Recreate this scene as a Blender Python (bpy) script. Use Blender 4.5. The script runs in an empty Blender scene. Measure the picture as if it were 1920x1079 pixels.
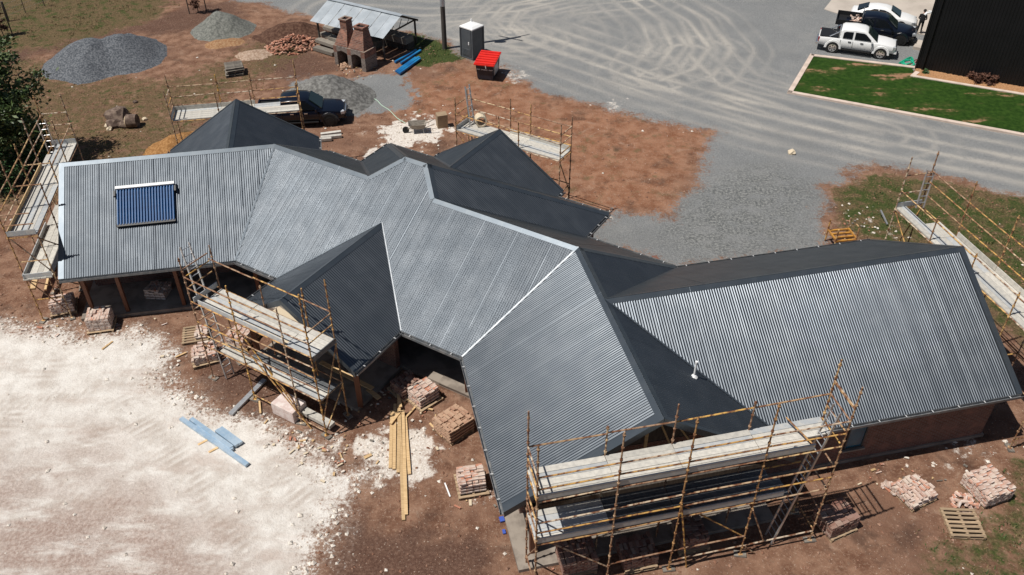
import bpy, bmesh, math, random
import numpy as np
from mathutils import Matrix, Vector, noise as mnoise
random.seed(7); RNG = np.random.default_rng(7)
S = bpy.context.scene
COL = S.collection
R = math.radians

# ------------------------------------------------------------------ camera
FPX, PITCH, ROLL, CAMZ = 1611.07, R(38.03), R(.138), 24.37
_cr = Vector((1, 0, 0)); _cd = Vector((0, -math.sin(PITCH), -math.cos(PITCH))); _cf = Vector((0, math.cos(PITCH), -math.sin(PITCH)))
CR = math.cos(ROLL)*_cr + math.sin(ROLL)*_cd
CD = -math.sin(ROLL)*_cr + math.cos(ROLL)*_cd
cd = bpy.data.cameras.new('camera'); cam = bpy.data.objects.new('camera', cd); COL.objects.link(cam)
cam.matrix_world = Matrix(((CR.x, -CD.x, -_cf.x, 0), (CR.y, -CD.y, -_cf.y, 0), (CR.z, -CD.z, -_cf.z, CAMZ), (0, 0, 0, 1)))
cd.sensor_width = 36; cd.lens = FPX/1920*36; cd.clip_end = 5000; cd.clip_start = .5
S.camera = cam

# ------------------------------------------------------------------ daylight
SUN_EL, SHADOW_AZ = R(63.5), R(22)          # shadows fall towards SHADOW_AZ (from +X)
SUND = Vector((-math.cos(SHADOW_AZ)*math.cos(SUN_EL), -math.sin(SHADOW_AZ)*math.cos(SUN_EL), math.sin(SUN_EL)))
W = bpy.data.worlds.new('World'); S.world = W; W.use_nodes = True
nt = W.node_tree; nt.nodes.clear()
sky = nt.nodes.new('ShaderNodeTexSky'); sky.sky_type = 'NISHITA'; sky.sun_disc = False
sky.sun_elevation = SUN_EL; sky.sun_rotation = math.atan2(SUND.x, SUND.y)
bg = nt.nodes.new('ShaderNodeBackground'); bg.inputs['Strength'].default_value = .05
wo = nt.nodes.new('ShaderNodeOutputWorld')
nt.links.new(sky.outputs[0], bg.inputs[0]); nt.links.new(bg.outputs[0], wo.inputs[0])
sl = bpy.data.lights.new('sun', 'SUN'); sl.energy = 5.0; sl.angle = R(.53); sl.color = (1, .96, .9)
so = bpy.data.objects.new('sun', sl); COL.objects.link(so)
so.rotation_euler = SUND.to_track_quat('Z', 'Y').to_euler(); so.location = (-60, -20, 90)
S.view_settings.view_transform = 'Standard'; S.view_settings.look = 'None'
S.view_settings.exposure = -.1; S.view_settings.gamma = 1; S.view_settings.use_curve_mapping = False

# ------------------------------------------------------------------ helpers
def at(px, py, z=0.):
    """point of the site at height z that a survey of the photograph gives for pixel (px, py)"""
    d = _cf + CR*((px-960)/FPX) + CD*((py-539.5)/FPX)
    t = (z-CAMZ)/d.z
    return Vector((0, 0, CAMZ)) + d*t

def tag(o, label=None, cat=None, group=None, kind=None):
    if label: o['label'] = label
    if cat: o['category'] = cat
    if group: o['group'] = group
    if kind: o['kind'] = kind
    return o

def thing(name, label, cat, loc=(0, 0, 0), rz=0, group=None):
    o = bpy.data.objects.new(name, None); COL.objects.link(o)
    o.location = loc; o.rotation_euler = (0, 0, rz); o.empty_display_size = .2
    return tag(o, label, cat, group)

class MB:
    """collects simple solids and links them as one mesh object"""
    def __init__(s): s.v = []; s.f = []; s.m = []
    def add(s, vs, fs, mi=0):
        b = len(s.v); s.v += [tuple(p) for p in vs]; s.f += [tuple(i+b for i in f) for f in fs]; s.m += [mi]*len(fs); return s
    def box(s, x0, x1, y0, y1, z0, z1, mi=0):
        v = [(x0, y0, z0), (x1, y0, z0), (x1, y1, z0), (x0, y1, z0), (x0, y0, z1), (x1, y0, z1), (x1, y1, z1), (x0, y1, z1)]
        return s.add(v, [(3, 2, 1, 0), (4, 5, 6, 7), (0, 1, 5, 4), (1, 2, 6, 5), (2, 3, 7, 6), (3, 0, 4, 7)], mi)
    def obox(s, c, sz, M=None, mi=0):
        M = M or Matrix()
        h = [x/2 for x in sz]
        v = [Vector(c) + (M @ Vector((a*h[0], b*h[1], d*h[2]))) for a, b, d in ((-1, -1, -1), (1, -1, -1), (1, 1, -1), (-1, 1, -1), (-1, -1, 1), (1, -1, 1), (1, 1, 1), (-1, 1, 1))]
        return s.add(v, [(3, 2, 1, 0), (4, 5, 6, 7), (0, 1, 5, 4), (1, 2, 6, 5), (2, 3, 7, 6), (3, 0, 4, 7)], mi)
    def tube(s, p, q, r, n=6, mi=0, r2=None, cap=True):
        p = Vector(p); q = Vector(q); d = q-p
        if d.length < 1e-6: return s
        d.normalize(); a = d.orthogonal().normalized(); b = d.cross(a); r2 = r if r2 is None else r2
        vs = [p+(a*math.cos(2*math.pi*i/n)+b*math.sin(2*math.pi*i/n))*r for i in range(n)] + [q+(a*math.cos(2*math.pi*i/n)+b*math.sin(2*math.pi*i/n))*r2 for i in range(n)]
        fs = [(i, (i+1) % n, n+(i+1) % n, n+i) for i in range(n)]
        if cap: fs += [tuple(range(n))[::-1], tuple(range(n, 2*n))]
        return s.add(vs, fs, mi)
    def beam(s, p, q, w, h, mi=0, up=(0, 0, 1)):
        p = Vector(p); q = Vector(q); d = (q-p).normalized(); u = Vector(up)
        x = d.cross(u)
        if x.length < 1e-4: x = Vector((1, 0, 0))
        x.normalize(); u = x.cross(d)
        vs = [k+x*a*w/2+u*b*h/2 for k in (p, q) for a, b in ((-1, -1), (1, -1), (1, 1), (-1, 1))]
        return s.add(vs, [(0, 1, 2, 3), (7, 6, 5, 4), (0, 4, 5, 1), (1, 5, 6, 2), (2, 6, 7, 3), (3, 7, 4, 0)], mi)
    def prism(s, poly, z0, z1, mi=0):
        n = len(poly); vs = [(x, y, z0) for x, y in poly]+[(x, y, z1) for x, y in poly]
        return s.add(vs, [tuple(range(n))[::-1], tuple(range(n, 2*n))]+[(i, (i+1) % n, n+(i+1) % n, n+i) for i in range(n)], mi)
    def loft(s, rings, mi=0, cap=True):
        n = len(rings[0]); vs = [p for r in rings for p in r]; fs = []
        for k in range(len(rings)-1):
            fs += [(k*n+i, k*n+(i+1) % n, (k+1)*n+(i+1) % n, (k+1)*n+i) for i in range(n)]
        if cap: fs += [tuple(range(n))[::-1], tuple((len(rings)-1)*n+i for i in range(n))]
        return s.add(vs, fs, mi)
    def mesh(s, name, mats, smooth=None):
        me = bpy.data.meshes.new(name); me.from_pydata(s.v, [], s.f)
        for m in (mats if isinstance(mats, (list, tuple)) else [mats]): me.materials.append(m)
        if any(s.m): me.polygons.foreach_set('material_index', s.m)
        bm = bmesh.new(); bm.from_mesh(me); bmesh.ops.recalc_face_normals(bm, faces=bm.faces); bm.to_mesh(me); bm.free()
        if smooth is not None:
            me.polygons.foreach_set('use_smooth', [True]*len(me.polygons)); me.set_sharp_from_angle(angle=R(smooth))
        me.update(); return me
    def build(s, name, mats, parent=None, smooth=None, world=False):
        return link(name, s.mesh(name, mats, smooth), parent, world)

def link(name, me, parent=None, world=False):
    o = bpy.data.objects.new(name, me); COL.objects.link(o)
    if parent:
        o.parent = parent
        if world: o.matrix_parent_inverse = root_matrix(parent).inverted()
    return o
def root_matrix(o):
    M = Matrix.LocRotScale(o.location, o.rotation_euler, o.scale)
    return root_matrix(o.parent) @ o.matrix_parent_inverse @ M if o.parent else M

# ------------------------------------------------------------------ materials
def N(nt, typ, **kw):
    n = nt.nodes.new(typ)
    for k, v in kw.items():
        if k.startswith('_'): setattr(n, k[1:], v)
        else: n.inputs[k.replace('__', ' ')].default_value = v
    return n
def newmat(name):
    m = bpy.data.materials.new(name); m.use_nodes = True; nt = m.node_tree; nt.nodes.clear()
    b = nt.nodes.new('ShaderNodeBsdfPrincipled'); o = nt.nodes.new('ShaderNodeOutputMaterial'); nt.links.new(b.outputs[0], o.inputs[0])
    return m, nt, b
def c4(c): return (c[0], c[1], c[2], 1)
def mixc(nt, fac, a, b, mode='MIX'):
    n = nt.nodes.new('ShaderNodeMix'); n.data_type = 'RGBA'; n.blend_type = mode
    for i, v in ((0, fac), (6, a), (7, b)):
        if hasattr(v, 'is_linked') or hasattr(v, 'links'): nt.links.new(v, n.inputs[i])
        else: n.inputs[i].default_value = c4(v) if i else v
    return n.outputs[2]
def ramp(nt, src, p0, p1):
    n = nt.nodes.new('ShaderNodeMapRange'); n.interpolation_type = 'SMOOTHSTEP'
    nt.links.new(src, n.inputs[0]); n.inputs[1].default_value = p0; n.inputs[2].default_value = p1; return n.outputs[0]
def noise(nt, scale, detail=4, rough=.55, coord='Object', stretch=None, dist=0):
    tc = nt.nodes.new('ShaderNodeTexCoord'); n = N(nt, 'ShaderNodeTexNoise', Scale=scale, Detail=detail, Roughness=rough, Distortion=dist)
    src = tc.outputs[coord]
    if stretch:
        mp = nt.nodes.new('ShaderNodeMapping'); mp.inputs['Scale'].default_value = stretch[:3]
        if len(stretch) > 3: mp.inputs['Rotation'].default_value = (0, 0, stretch[3])
        nt.links.new(src, mp.inputs[0]); src = mp.outputs[0]
    nt.links.new(src, n.inputs['Vector']); return n.outputs[0]
def math_(nt, op, a, b=None):
    n = nt.nodes.new('ShaderNodeMath'); n.operation = op
    for i, v in ((0, a), (1, b)):
        if v is None: continue
        if hasattr(v, 'links'): nt.links.new(v, n.inputs[i])
        else: n.inputs[i].default_value = v
    return n.outputs[0]
def bump(nt, b, h, strength=.3, dist=.02):
    n = N(nt, 'ShaderNodeBump', Strength=strength, Distance=dist); nt.links.new(h, n.inputs['Height']); nt.links.new(n.outputs[0], b.inputs['Normal'])
def mk(name, col, rough=.6, metal=0., col2=None, scale=6., lo=.4, hi=.65, bmp=0., rnd=0., spec=.5, stretch=None, detail=5, col3=None, rndcols=None, bdist=.02):
    m, nt, b = newmat(name)
    b.inputs['Roughness'].default_value = rough; b.inputs['Metallic'].default_value = metal; b.inputs['Specular IOR Level'].default_value = spec
    out = None
    nz = noise(nt, scale, detail, stretch=stretch)
    c = mixc(nt, ramp(nt, nz, lo, hi), col, col2) if col2 else None
    if rndcols or rnd:
        oi = nt.nodes.new('ShaderNodeObjectInfo')
    if rndcols:
        cr = nt.nodes.new('ShaderNodeValToRGB'); cr.color_ramp.interpolation = 'LINEAR'
        el = cr.color_ramp.elements
        el[0].position = 0; el[0].color = c4(rndcols[0]); el[1].position = 1; el[1].color = c4(rndcols[-1])
        for i, cc in enumerate(rndcols[1:-1]): e = el.new((i+1)/(len(rndcols)-1)); e.color = c4(cc)
        nt.links.new(oi.outputs['Random'], cr.inputs[0]); base = cr.outputs[0]
        c = mixc(nt, ramp(nt, nz, lo, hi), base, col2) if col2 else base
    if col3:
        nz2 = noise(nt, scale*3.1, 6); src = c if c is not None else col
        c = mixc(nt, ramp(nt, nz2, .56, .66), src, col3)
    if rnd:
        hs = nt.nodes.new('ShaderNodeHueSaturation'); mr = nt.nodes.new('ShaderNodeMapRange')
        nt.links.new(oi.outputs['Random'], mr.inputs[0]); mr.inputs[3].default_value = 1-rnd; mr.inputs[4].default_value = 1+rnd
        nt.links.new(mr.outputs[0], hs.inputs['Value'])
        if c is not None: nt.links.new(c, hs.inputs['Color'])
        else: hs.inputs['Color'].default_value = c4(col)
        c = hs.outputs[0]
    if c is not None: nt.links.new(c, b.inputs['Base Color'])
    else: b.inputs['Base Color'].default_value = c4(col)
    if bmp: bump(nt, b, noise(nt, scale*4, 5), bmp, bdist)
    return m

M = {}
M['roof'] = mk('charcoal_roof_steel', (.09, .104, .12), .36, .74, (.108, .122, .138), 1.3, spec=.8)
_nt = M['roof'].node_tree; _b = _nt.nodes['Principled BSDF']; _r = _nt.nodes.new('ShaderNodeMapRange'); _nt.links.new(noise(_nt, .9, 6, .65), _r.inputs[0]); _r.inputs[1].default_value = .3; _r.inputs[2].default_value = .7; _r.inputs[3].default_value = .36; _r.inputs[4].default_value = .43; _nt.links.new(_r.outputs[0], _b.inputs['Roughness'])
M['cap'] = mk('roof_flashing', (.075, .092, .11), .42, .6, (.09, .106, .122), 2, bmp=.06, spec=.7)
M['valley'] = mk('bare_zinc_flashing', (.33, .35, .37), .5, .45, (.24, .26, .28), 3, bmp=.15)
M['gutter'] = mk('gutter_steel', (.12, .13, .14), .4, 0, (.2, .2, .2), 4)
M['bracket'] = mk('bright_bracket', (.5, .5, .5), .5)
M['fascia'] = mk('dark_fascia', (.05, .05, .052), .6, 0, (.07, .065, .06), 3)
M['timber'] = mk('red_brown_post_timber', (.15, .055, .026), .65, 0, (.12, .045, .022), 3, stretch=(8, 8, .6))
M['pine'] = mk('pine_timber', (.64, .44, .23), .65, 0, (.5, .33, .16), 2.5, stretch=(1, 12, 12), rnd=.18)
M['oldwood'] = mk('grey_weathered_timber', (.27, .24, .2), .8, 0, (.14, .12, .1), 4, stretch=(1, 9, 9), rnd=.25)
M['pallet'] = mk('pallet_timber', (.4, .29, .18), .8, 0, (.27, .19, .12), 4, stretch=(1, 9, 9), rnd=.2)
M['concrete'] = mk('slab_concrete', (.3, .255, .21), .85, 0, (.19, .158, .13), 1.7, bmp=.15)
M['kerb'] = mk('pale_concrete_edging', (.62, .5, .42), .85, 0, (.5, .4, .33), 1.5, bmp=.1)
M['apron'] = mk('concrete_apron', (.5, .44, .38), .85, 0, (.4, .35, .3), .35, bmp=.06)
M['black_steel'] = mk('black_cladding', (.006, .0062, .007), .5, 0, (.008, .008, .009), .7, spec=.3)
M['galv'] = mk('galvanised_steel', (.46, .47, .48), .42, .55, (.36, .37, .39), 9, rnd=.15)
M['alu'] = mk('aluminium', (.6, .61, .62), .38, .7, (.5, .5, .5), 8)
M['tube'] = mk('rusty_yellow_tube', (.5, .25, .06), .7, 0, (.16, .065, .03), 5, lo=.42, hi=.58, rndcols=[(.6, .34, .1), (.42, .27, .15), (.6, .5, .38), (.66, .38, .08), (.32, .19, .12), (.55, .4, .25)])
M['deck'] = mk('limed_steel_plank', (.55, .52, .46), .75, 0, (.42, .4, .36), 6, lo=.35, hi=.7, rnd=.14, bmp=.1)
M['deckrust'] = mk('rusty_steel_plank', (.54, .5, .44), .75, 0, (.3, .12, .07), 2.2, lo=.58, hi=.66, rnd=.1, bmp=.1, stretch=(.6, 2, 1))
M['deckblue'] = mk('bare_galvanised_plank', (.42, .44, .45), .55, .1, (.52, .51, .48), 5, rnd=.1)
M['deckshade'] = mk('shade_dark_perforated_plank', (.12, .13, .14), .55, .3, (.18, .18, .18), 6, rnd=.1)  # perforated planks, colour darkened to carry the shade of the deck above
BR_SHADE = [(.16, .07, .05), (.24, .12, .09), (.3, .19, .15), (.2, .09, .06), (.34, .25, .2), (.26, .15, .11)]  # brick tones lowered to stand for the scaffold shade on these stacks
M['brick'] = mk('shade_dark_brick', (.4, .2, .14), .9, 0, (.36, .27, .22), 7, lo=.5, hi=.72, rndcols=BR_SHADE, bmp=.25)
M['brick_pink'] = mk('limewashed_pink_brick', (.5, .3, .25), .9, 0, (.66, .56, .5), 6, lo=.42, hi=.6, rndcols=[(.42, .25, .19), (.5, .36, .29), (.56, .46, .38), (.42, .27, .21), (.54, .42, .35), (.46, .18, .1), (.58, .5, .42)], bmp=.25)
M['brick_tan'] = mk('tan_brick', (.4, .25, .16), .9, 0, (.46, .31, .21), 7, rndcols=[(.36, .2, .13), (.43, .27, .18), (.46, .3, .2), (.38, .23, .15)], bmp=.2)
M['brick_red'] = mk('old_red_brick', (.4, .17, .1), .9, 0, (.5, .36, .28), 7, lo=.52, hi=.7, rndcols=[(.36, .13, .08), (.46, .22, .14), (.42, .2, .13), (.5, .3, .22)], bmp=.25)
M['white_paint'] = mk('white_car_paint', (.8, .8, .79), .25, 0, spec=.6)
M['dark_paint'] = mk('dark_blue_car_paint', (.004, .006, .013), .2, 0, spec=.6)
M['black_plastic'] = mk('black_plastic', (.012, .012, .013), .5)
M['rubber'] = mk('tyre_rubber', (.012, .012, .012), .8)
M['glass'] = mk('dark_window_glass', (.008, .011, .014), .06, 0, spec=.7)
M['windscreen'] = mk('greenish_windscreen', (.012, .022, .02), .06, 0, spec=.7)
M['chrome'] = mk('chrome', (.7, .7, .7), .2, .9)
M['lamp'] = mk('lamp_glass', (.6, .62, .64), .15, .3)
M['redlamp'] = mk('red_lamp', (.3, .012, .015), .2)
M['red'] = mk('red_plastic_lid', (.68, .025, .015), .45, 0, (.6, .02, .015), 3)
M['navy'] = mk('navy_bin_steel', (.012, .017, .034), .45, 0, (.022, .026, .04), 3)
M['white'] = mk('white_plastic', (.8, .8, .79), .5)
M['greyplastic'] = mk('charcoal_plastic', (.075, .085, .095), .5, 0, (.09, .1, .11), 2)
M['bluetube'] = mk('blue_evacuated_tube', (.01, .07, .2), .35, 0, (.016, .095, .25), 3, spec=.3)
M['blue'] = mk('blue_pipe', (.012, .11, .3), .4, 0, (.015, .2, .42), .8)
M['bluesteel'] = mk('pale_blue_galvanised', (.32, .45, .58), .4, .25, (.45, .56, .66), 3)
M['tin'] = mk('old_galvanised_roof', (.42, .46, .49), .45, .25, (.5, .54, .57), 1.2, rnd=.07)
M['darkwood'] = mk('dark_old_timber', (.06, .05, .042), .85, 0, (.1, .085, .07), 3, stretch=(6, 6, 1))
M['pole'] = mk('power_pole_timber', (.085, .072, .062), .85, 0, (.05, .043, .038), 3, stretch=(8, 8, .4))
M['leafd'] = mk('dark_leaf', (.042, .072, .018), .5, 0, (.09, .125, .035), 1.3, rnd=.2)
M['leafg'] = mk('green_leaf', (.03, .075, .02), .5, 0, (.055, .12, .035), 1.4)
M['bark'] = mk('bark', (.06, .045, .035), .9)
M['brownleaf'] = mk('dry_brown_shrub', (.08, .035, .022), .8, 0, (.14, .06, .035), 4)
M['skin'] = mk('skin', (.5, .3, .22), .6)
M['cloth'] = mk('black_cloth', (.012, .012, .013), .85)
M['hair'] = mk('dark_hair', (.02, .013, .01), .6)
M['green'] = mk('green_plastic', (.01, .3, .17), .5, 0, (.02, .42, .25), 3)
M['hose'] = mk('pale_green_hose', (.45, .6, .48), .5)
M['bluebag'] = mk('blue_plastic', (.05, .1, .42), .5)
M['wrap'] = mk('plastic_wrap', (.62, .5, .46), .25, 0, (.74, .66, .62), 5, bmp=.3)
M['cream'] = mk('render_board', (.6, .5, .36), .8)
M['stone'] = mk('grey_brown_rock', (.085, .055, .042), .9, 0, (.2, .145, .11), 4, bmp=.5)
M['wood_end'] = mk('cut_stump_wood', (.6, .48, .32), .8, 0, (.45, .33, .2), 9)

def brickwall(name, c1, c2, mortar, scale=1., axis=0):
    m, nt, b = newmat(name); b.inputs['Roughness'].default_value = .9
    tc = nt.nodes.new('ShaderNodeTexCoord'); sp = nt.nodes.new('ShaderNodeSeparateXYZ'); cb = nt.nodes.new('ShaderNodeCombineXYZ')
    nt.links.new(tc.outputs['UV'], cb.inputs[0]) if False else None
    nt.links.new(tc.outputs['Object'], sp.inputs[0])
    a = math_(nt, 'ADD', sp.outputs[0], math_(nt, 'MULTIPLY', sp.outputs[1], 1.0))
    nt.links.new(a, cb.inputs[0]); nt.links.new(sp.outputs[2], cb.inputs[1])
    bt = nt.nodes.new('ShaderNodeTexBrick'); nt.links.new(cb.outputs[0], bt.inputs['Vector'])
    bt.inputs['Color1'].default_value = c4(c1); bt.inputs['Color2'].default_value = c4(c2); bt.inputs['Mortar'].default_value = c4(mortar)
    bt.inputs['Scale'].default_value = 1; bt.inputs['Brick Width'].default_value = .24*scale; bt.inputs['Row Height'].default_value = .086*scale; bt.inputs['Mortar Size'].default_value = .01*scale; bt.inputs['Bias'].default_value = -.1
    c = mixc(nt, ramp(nt, noise(nt, 3, 5), .45, .75), bt.outputs[0], (c2[0]*1.4, c2[1]*1.5, c2[2]*1.6))
    nt.links.new(c, b.inputs['Base Color']); bump(nt, b, bt.outputs['Fac'], -.5, .01)
    return m
M['wall'] = brickwall('red_brick_wall', (.13, .05, .034), (.18, .085, .06), (.2, .17, .15))
M['oldbrick'] = brickwall('old_chimney_brick', (.12, .044, .032), (.24, .105, .068), (.22, .175, .14), 1.15)
M['greybrick'] = brickwall('sooty_grey_brick', (.1, .075, .065), (.2, .16, .135), (.28, .25, .22), 1.15)

# ------------------------------------------------------------------ ground
def W2(pts): return np.array([at(x, y, 0)[:2] for x, y in pts])
def sdist(P, poly):
    """signed distance (positive inside) of points P (n,2) to a polygon"""
    n = len(poly); d = np.full(len(P), 1e9); ins = np.zeros(len(P), bool)
    for i in range(n):
        a = poly[i]; b = poly[(i+1) % n]; ab = b-a; t = np.clip(((P-a)@ab)/(ab@ab+1e-9), 0, 1)
        d = np.minimum(d, np.linalg.norm(P-(a+t[:, None]*ab), axis=1))
        c = ((a[1] > P[:, 1]) != (b[1] > P[:, 1])); x = (b[0]-a[0])*(P[:, 1]-a[1])/(b[1]-a[1]+1e-12)+a[0]
        ins ^= c & (P[:, 0] < x)
    return np.where(ins, d, -d)
def pdist(P, line):
    d = np.full(len(P), 1e9)
    for a, b in zip(line[:-1], line[1:]):
        ab = b-a; t = np.clip(((P-a)@ab)/(ab@ab+1e-9), 0, 1); d = np.minimum(d, np.linalg.norm(P-(a+t[:, None]*ab), axis=1))
    return d
def vnoise(P, s, seed):
    """cheap smooth value noise"""
    q = P*s+seed*17.3; i = np.floor(q).astype(int); f = q-i; f = f*f*(3-2*f)
    def h(a, b):
        k = (a*73856093) ^ (b*19349663) ^ (seed*83492791); k = (k ^ (k >> 13))*1274126177; return ((k ^ (k >> 16)) & 0xffff)/65535.
    a = h(i[:, 0], i[:, 1]); b = h(i[:, 0]+1, i[:, 1]); c = h(i[:, 0], i[:, 1]+1); d = h(i[:, 0]+1, i[:, 1]+1)
    return (a*(1-f[:, 0])+b*f[:, 0])*(1-f[:, 1])+(c*(1-f[:, 0])+d*f[:, 0])*f[:, 1]
def fbm(P, s, seed, o=4): return sum(vnoise(P, s*2**k, seed+k)*.5**k for k in range(o))/sum(.5**k for k in range(o))
def sm(x, a, b): t = np.clip((x-a)/(b-a), 0, 1); return t*t*(3-2*t)

GRAVEL = W2([(380, -60), (440, -2), (520, 14), (590, 36), (700, 56), (770, 62), (830, 76), (872, 96), (905, 116), (948, 124), (985, 150), (1040, 178), (1130, 197), (1235, 228), (1345, 245), (1322, 290), (1300, 345), (1262, 402), (1155, 402), (1105, 440), (1190, 475), (1265, 500), (1400, 485), (1548, 475), (1532, 390), (1545, 352), (1580, 326), (1625, 306), (1690, 318), (1770, 328), (1925, 366), (2060, 395), (2200, 100), (2100, -60)])
GDARK = W2([(1170, 440), (1230, 380), (1330, 320), (1440, 305), (1545, 350), (1530, 400), (1550, 480), (1270, 500)])
GRAVEL2 = W2([(560, 150), (640, 148), (690, 132), (770, 150), (785, 172), (740, 208), (690, 217), (640, 222), (580, 210)])
LIME = W2([(-120, 600), (0, 622), (40, 618), (130, 642), (190, 634), (245, 628), (300, 660), (288, 690), (330, 742), (385, 785), (470, 800), (560, 840), (625, 872), (690, 884), (660, 920), (620, 960), (600, 1010), (570, 1075), (560, 1200), (-200, 1200)])
LIME2 = W2([(630, 820), (700, 800), (735, 815), (775, 800), (820, 822), (832, 870), (800, 905), (740, 912), (690, 885), (630, 880)])
LIME3 = W2([(700, 300), (718, 262), (705, 240), (740, 228), (775, 214), (830, 214), (852, 244), (842, 262), (800, 275), (770, 292), (735, 305)])
LIME4 = [W2(p) for p in ([(1660, 880), (1760, 850), (1850, 860), (1800, 890), (1740, 900)], [(880, 930), (915, 920), (930, 945), (905, 965), (885, 955)], [(870, 815), (895, 800), (905, 850), (880, 865)], [(1120, 175), (1180, 190), (1150, 205)], [(955, 128), (1000, 125), (1005, 145), (970, 150)], [(1585, 408), (1660, 410), (1670, 440), (1600, 425)], [(1090, 395), (1150, 400), (1120, 415)])]
G1 = W2([(-80, -60), (350, -60), (300, 20), (200, 60), (100, 85), (-60, 130)])
G2 = W2([(-200, 110), (60, 100), (300, 150), (420, 110), (470, 60), (600, 60), (590, 110), (460, 190), (330, 330), (-200, 480)])
GP = W2([(745, 50), (800, 58), (868, 96), (862, 108), (800, 120), (775, 100), (735, 75)])
GR = W2([(1548, 430), (1558, 350), (1625, 312), (1690, 322), (1770, 333), (1925, 370), (2100, 420), (2100, 900), (1890, 640), (1720, 470), (1600, 450)])
GB = W2([(1850, 850), (1960, 780), (2060, 1150), (1690, 1200), (1700, 1010), (1760, 960), (1840, 940)])
RED = W2([(770, 150), (900, 130), (1130, 200), (1345, 245), (1300, 345), (1255, 400), (1130, 405), (900, 260), (780, 230), (700, 200)])
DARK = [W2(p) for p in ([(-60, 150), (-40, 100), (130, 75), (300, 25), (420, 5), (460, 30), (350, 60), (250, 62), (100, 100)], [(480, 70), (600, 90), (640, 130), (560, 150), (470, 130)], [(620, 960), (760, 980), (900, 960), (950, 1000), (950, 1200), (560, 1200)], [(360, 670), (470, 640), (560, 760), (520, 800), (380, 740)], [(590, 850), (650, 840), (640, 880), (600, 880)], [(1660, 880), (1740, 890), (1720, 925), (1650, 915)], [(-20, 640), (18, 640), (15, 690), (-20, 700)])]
TRACKS = [W2(p) for p in ([(955, 62), (930, 40), (960, 12), (1050, -5)], [(945, 66), (915, 42), (945, 12), (1030, -8)], [(985, 75), (955, 50), (975, 20), (1060, 0), (1180, -10)], [(870, 60), (960, 70), (1080, 110), (1200, 150), (1320, 190), (1480, 230), (1650, 265), (1920, 320)], [(900, 50), (1000, 60), (1120, 100), (1250, 150), (1380, 185), (1560, 225), (1920, 300)], [(1220, 0), (1290, 40), (1330, 90), (1300, 130), (1240, 150)], [(1180, -5), (1240, 40), (1260, 90), (1230, 130)], [(650, 20), (800, 30), (1000, 20)], [(1290, 100), (1350, 160), (1480, 205), (1650, 250)])]
x0, x1, y0, y1, ST = -46., 50., 9., 84., .16
xs = np.arange(x0, x1+.01, ST); ys = np.arange(y0, y1+.01, ST); NX, NY = len(xs), len(ys)
gx, gy = np.meshgrid(xs, ys); P = np.stack([gx.ravel(), gy.ravel()], 1)
w1 = (fbm(P, .5, 3)-.5)*2.6+(fbm(P, 2.6, 9, 3)-.5)*1.6
w2 = (fbm(P, .35, 21)-.5)*4
dg = np.maximum(sdist(P, GRAVEL)+w1*.6, sdist(P, GRAVEL2)+w1*1.4-.3)
dl = sdist(P, LIME)+w1*.7
a_gravel = sm(dg, -1.2, 1.1); a_lime = sm(dl, -1.7, 1.5)
spl = np.maximum.reduce([sm(sdist(P, q)+w1*1.1+(fbm(P, 3.2, 31, 3)-.5)*2.2, -.9, 1.3) for q in [LIME2, LIME3]+LIME4])
a_splash = np.maximum(np.maximum.reduce([sm(sdist(P, q)+w1*1.1+(fbm(P, 3.2, 31, 3)-.5)*2.2, -.9, 1.3) for q in [LIME2, LIME3]])*.95, spl*.62)
grass = np.maximum.reduce([sm(sdist(P, G1)+w2, -2, 2), .62*sm(sdist(P, G2)+w2, -2, 2.5), 1.1*sm(sdist(P, GP)+w1, -.5, .6), .95*sm(sdist(P, GR)+w2*.6, -1.2, 1.6), .55*sm(sdist(P, GB)+w2*.5, -.9, 1.2)])
a_grass = np.clip(grass, 0, 1)*(1-a_gravel)
a_green = np.maximum.reduce([sm(sdist(P, GP)+w1, -.3, .8), .55*sm(sdist(P, GB)+w2*.5, -.9, 1.2), .12*sm(sdist(P, G1)+w2, -1, 2), .35*sm(sdist(P, GR)+w2, -1, 2)])
a_red = sm(sdist(P, RED)+w1*1.5, -1.5, 2)
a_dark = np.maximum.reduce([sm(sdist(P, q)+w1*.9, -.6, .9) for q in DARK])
def tracks():
    out = np.zeros(len(P))
    for q in TRACKS:
        d = pdist(P, q)
        for off in (0, 1.5, 3.1, 4.4): out = np.maximum(out, np.exp(-((d-off)/(.13+.24*vnoise(P, .35, 41+int(off))))**2)*(1-.16*off))
    return out*(.3+.7*vnoise(P, .5, 43))
a_track = tracks()
a_gdark = .9*sm(sdist(P, GDARK)+w2*.8, -1.5, 2)
hz = (fbm(P, .8, 51)-.5)*.07+(fbm(P, 3.5, 53, 3)-.5)*.035*(1-a_gravel)*(1-.5*a_lime)+a_lime*(.02+.02*(fbm(P, 1.3, 57)-.5))
V = np.concatenate([P, hz[:, None]], 1)
idx = np.arange(NX*NY).reshape(NY, NX)
Q = np.stack([idx[:-1, :-1], idx[:-1, 1:], idx[1:, 1:], idx[1:, :-1]], -1).reshape(-1, 4)
qc = P[Q].mean(1)
lab = np.zeros(len(Q), int)
lab[dg[Q].mean(1) > 0] = 1; lab[(dl[Q].mean(1) > 0)] = 2

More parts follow.
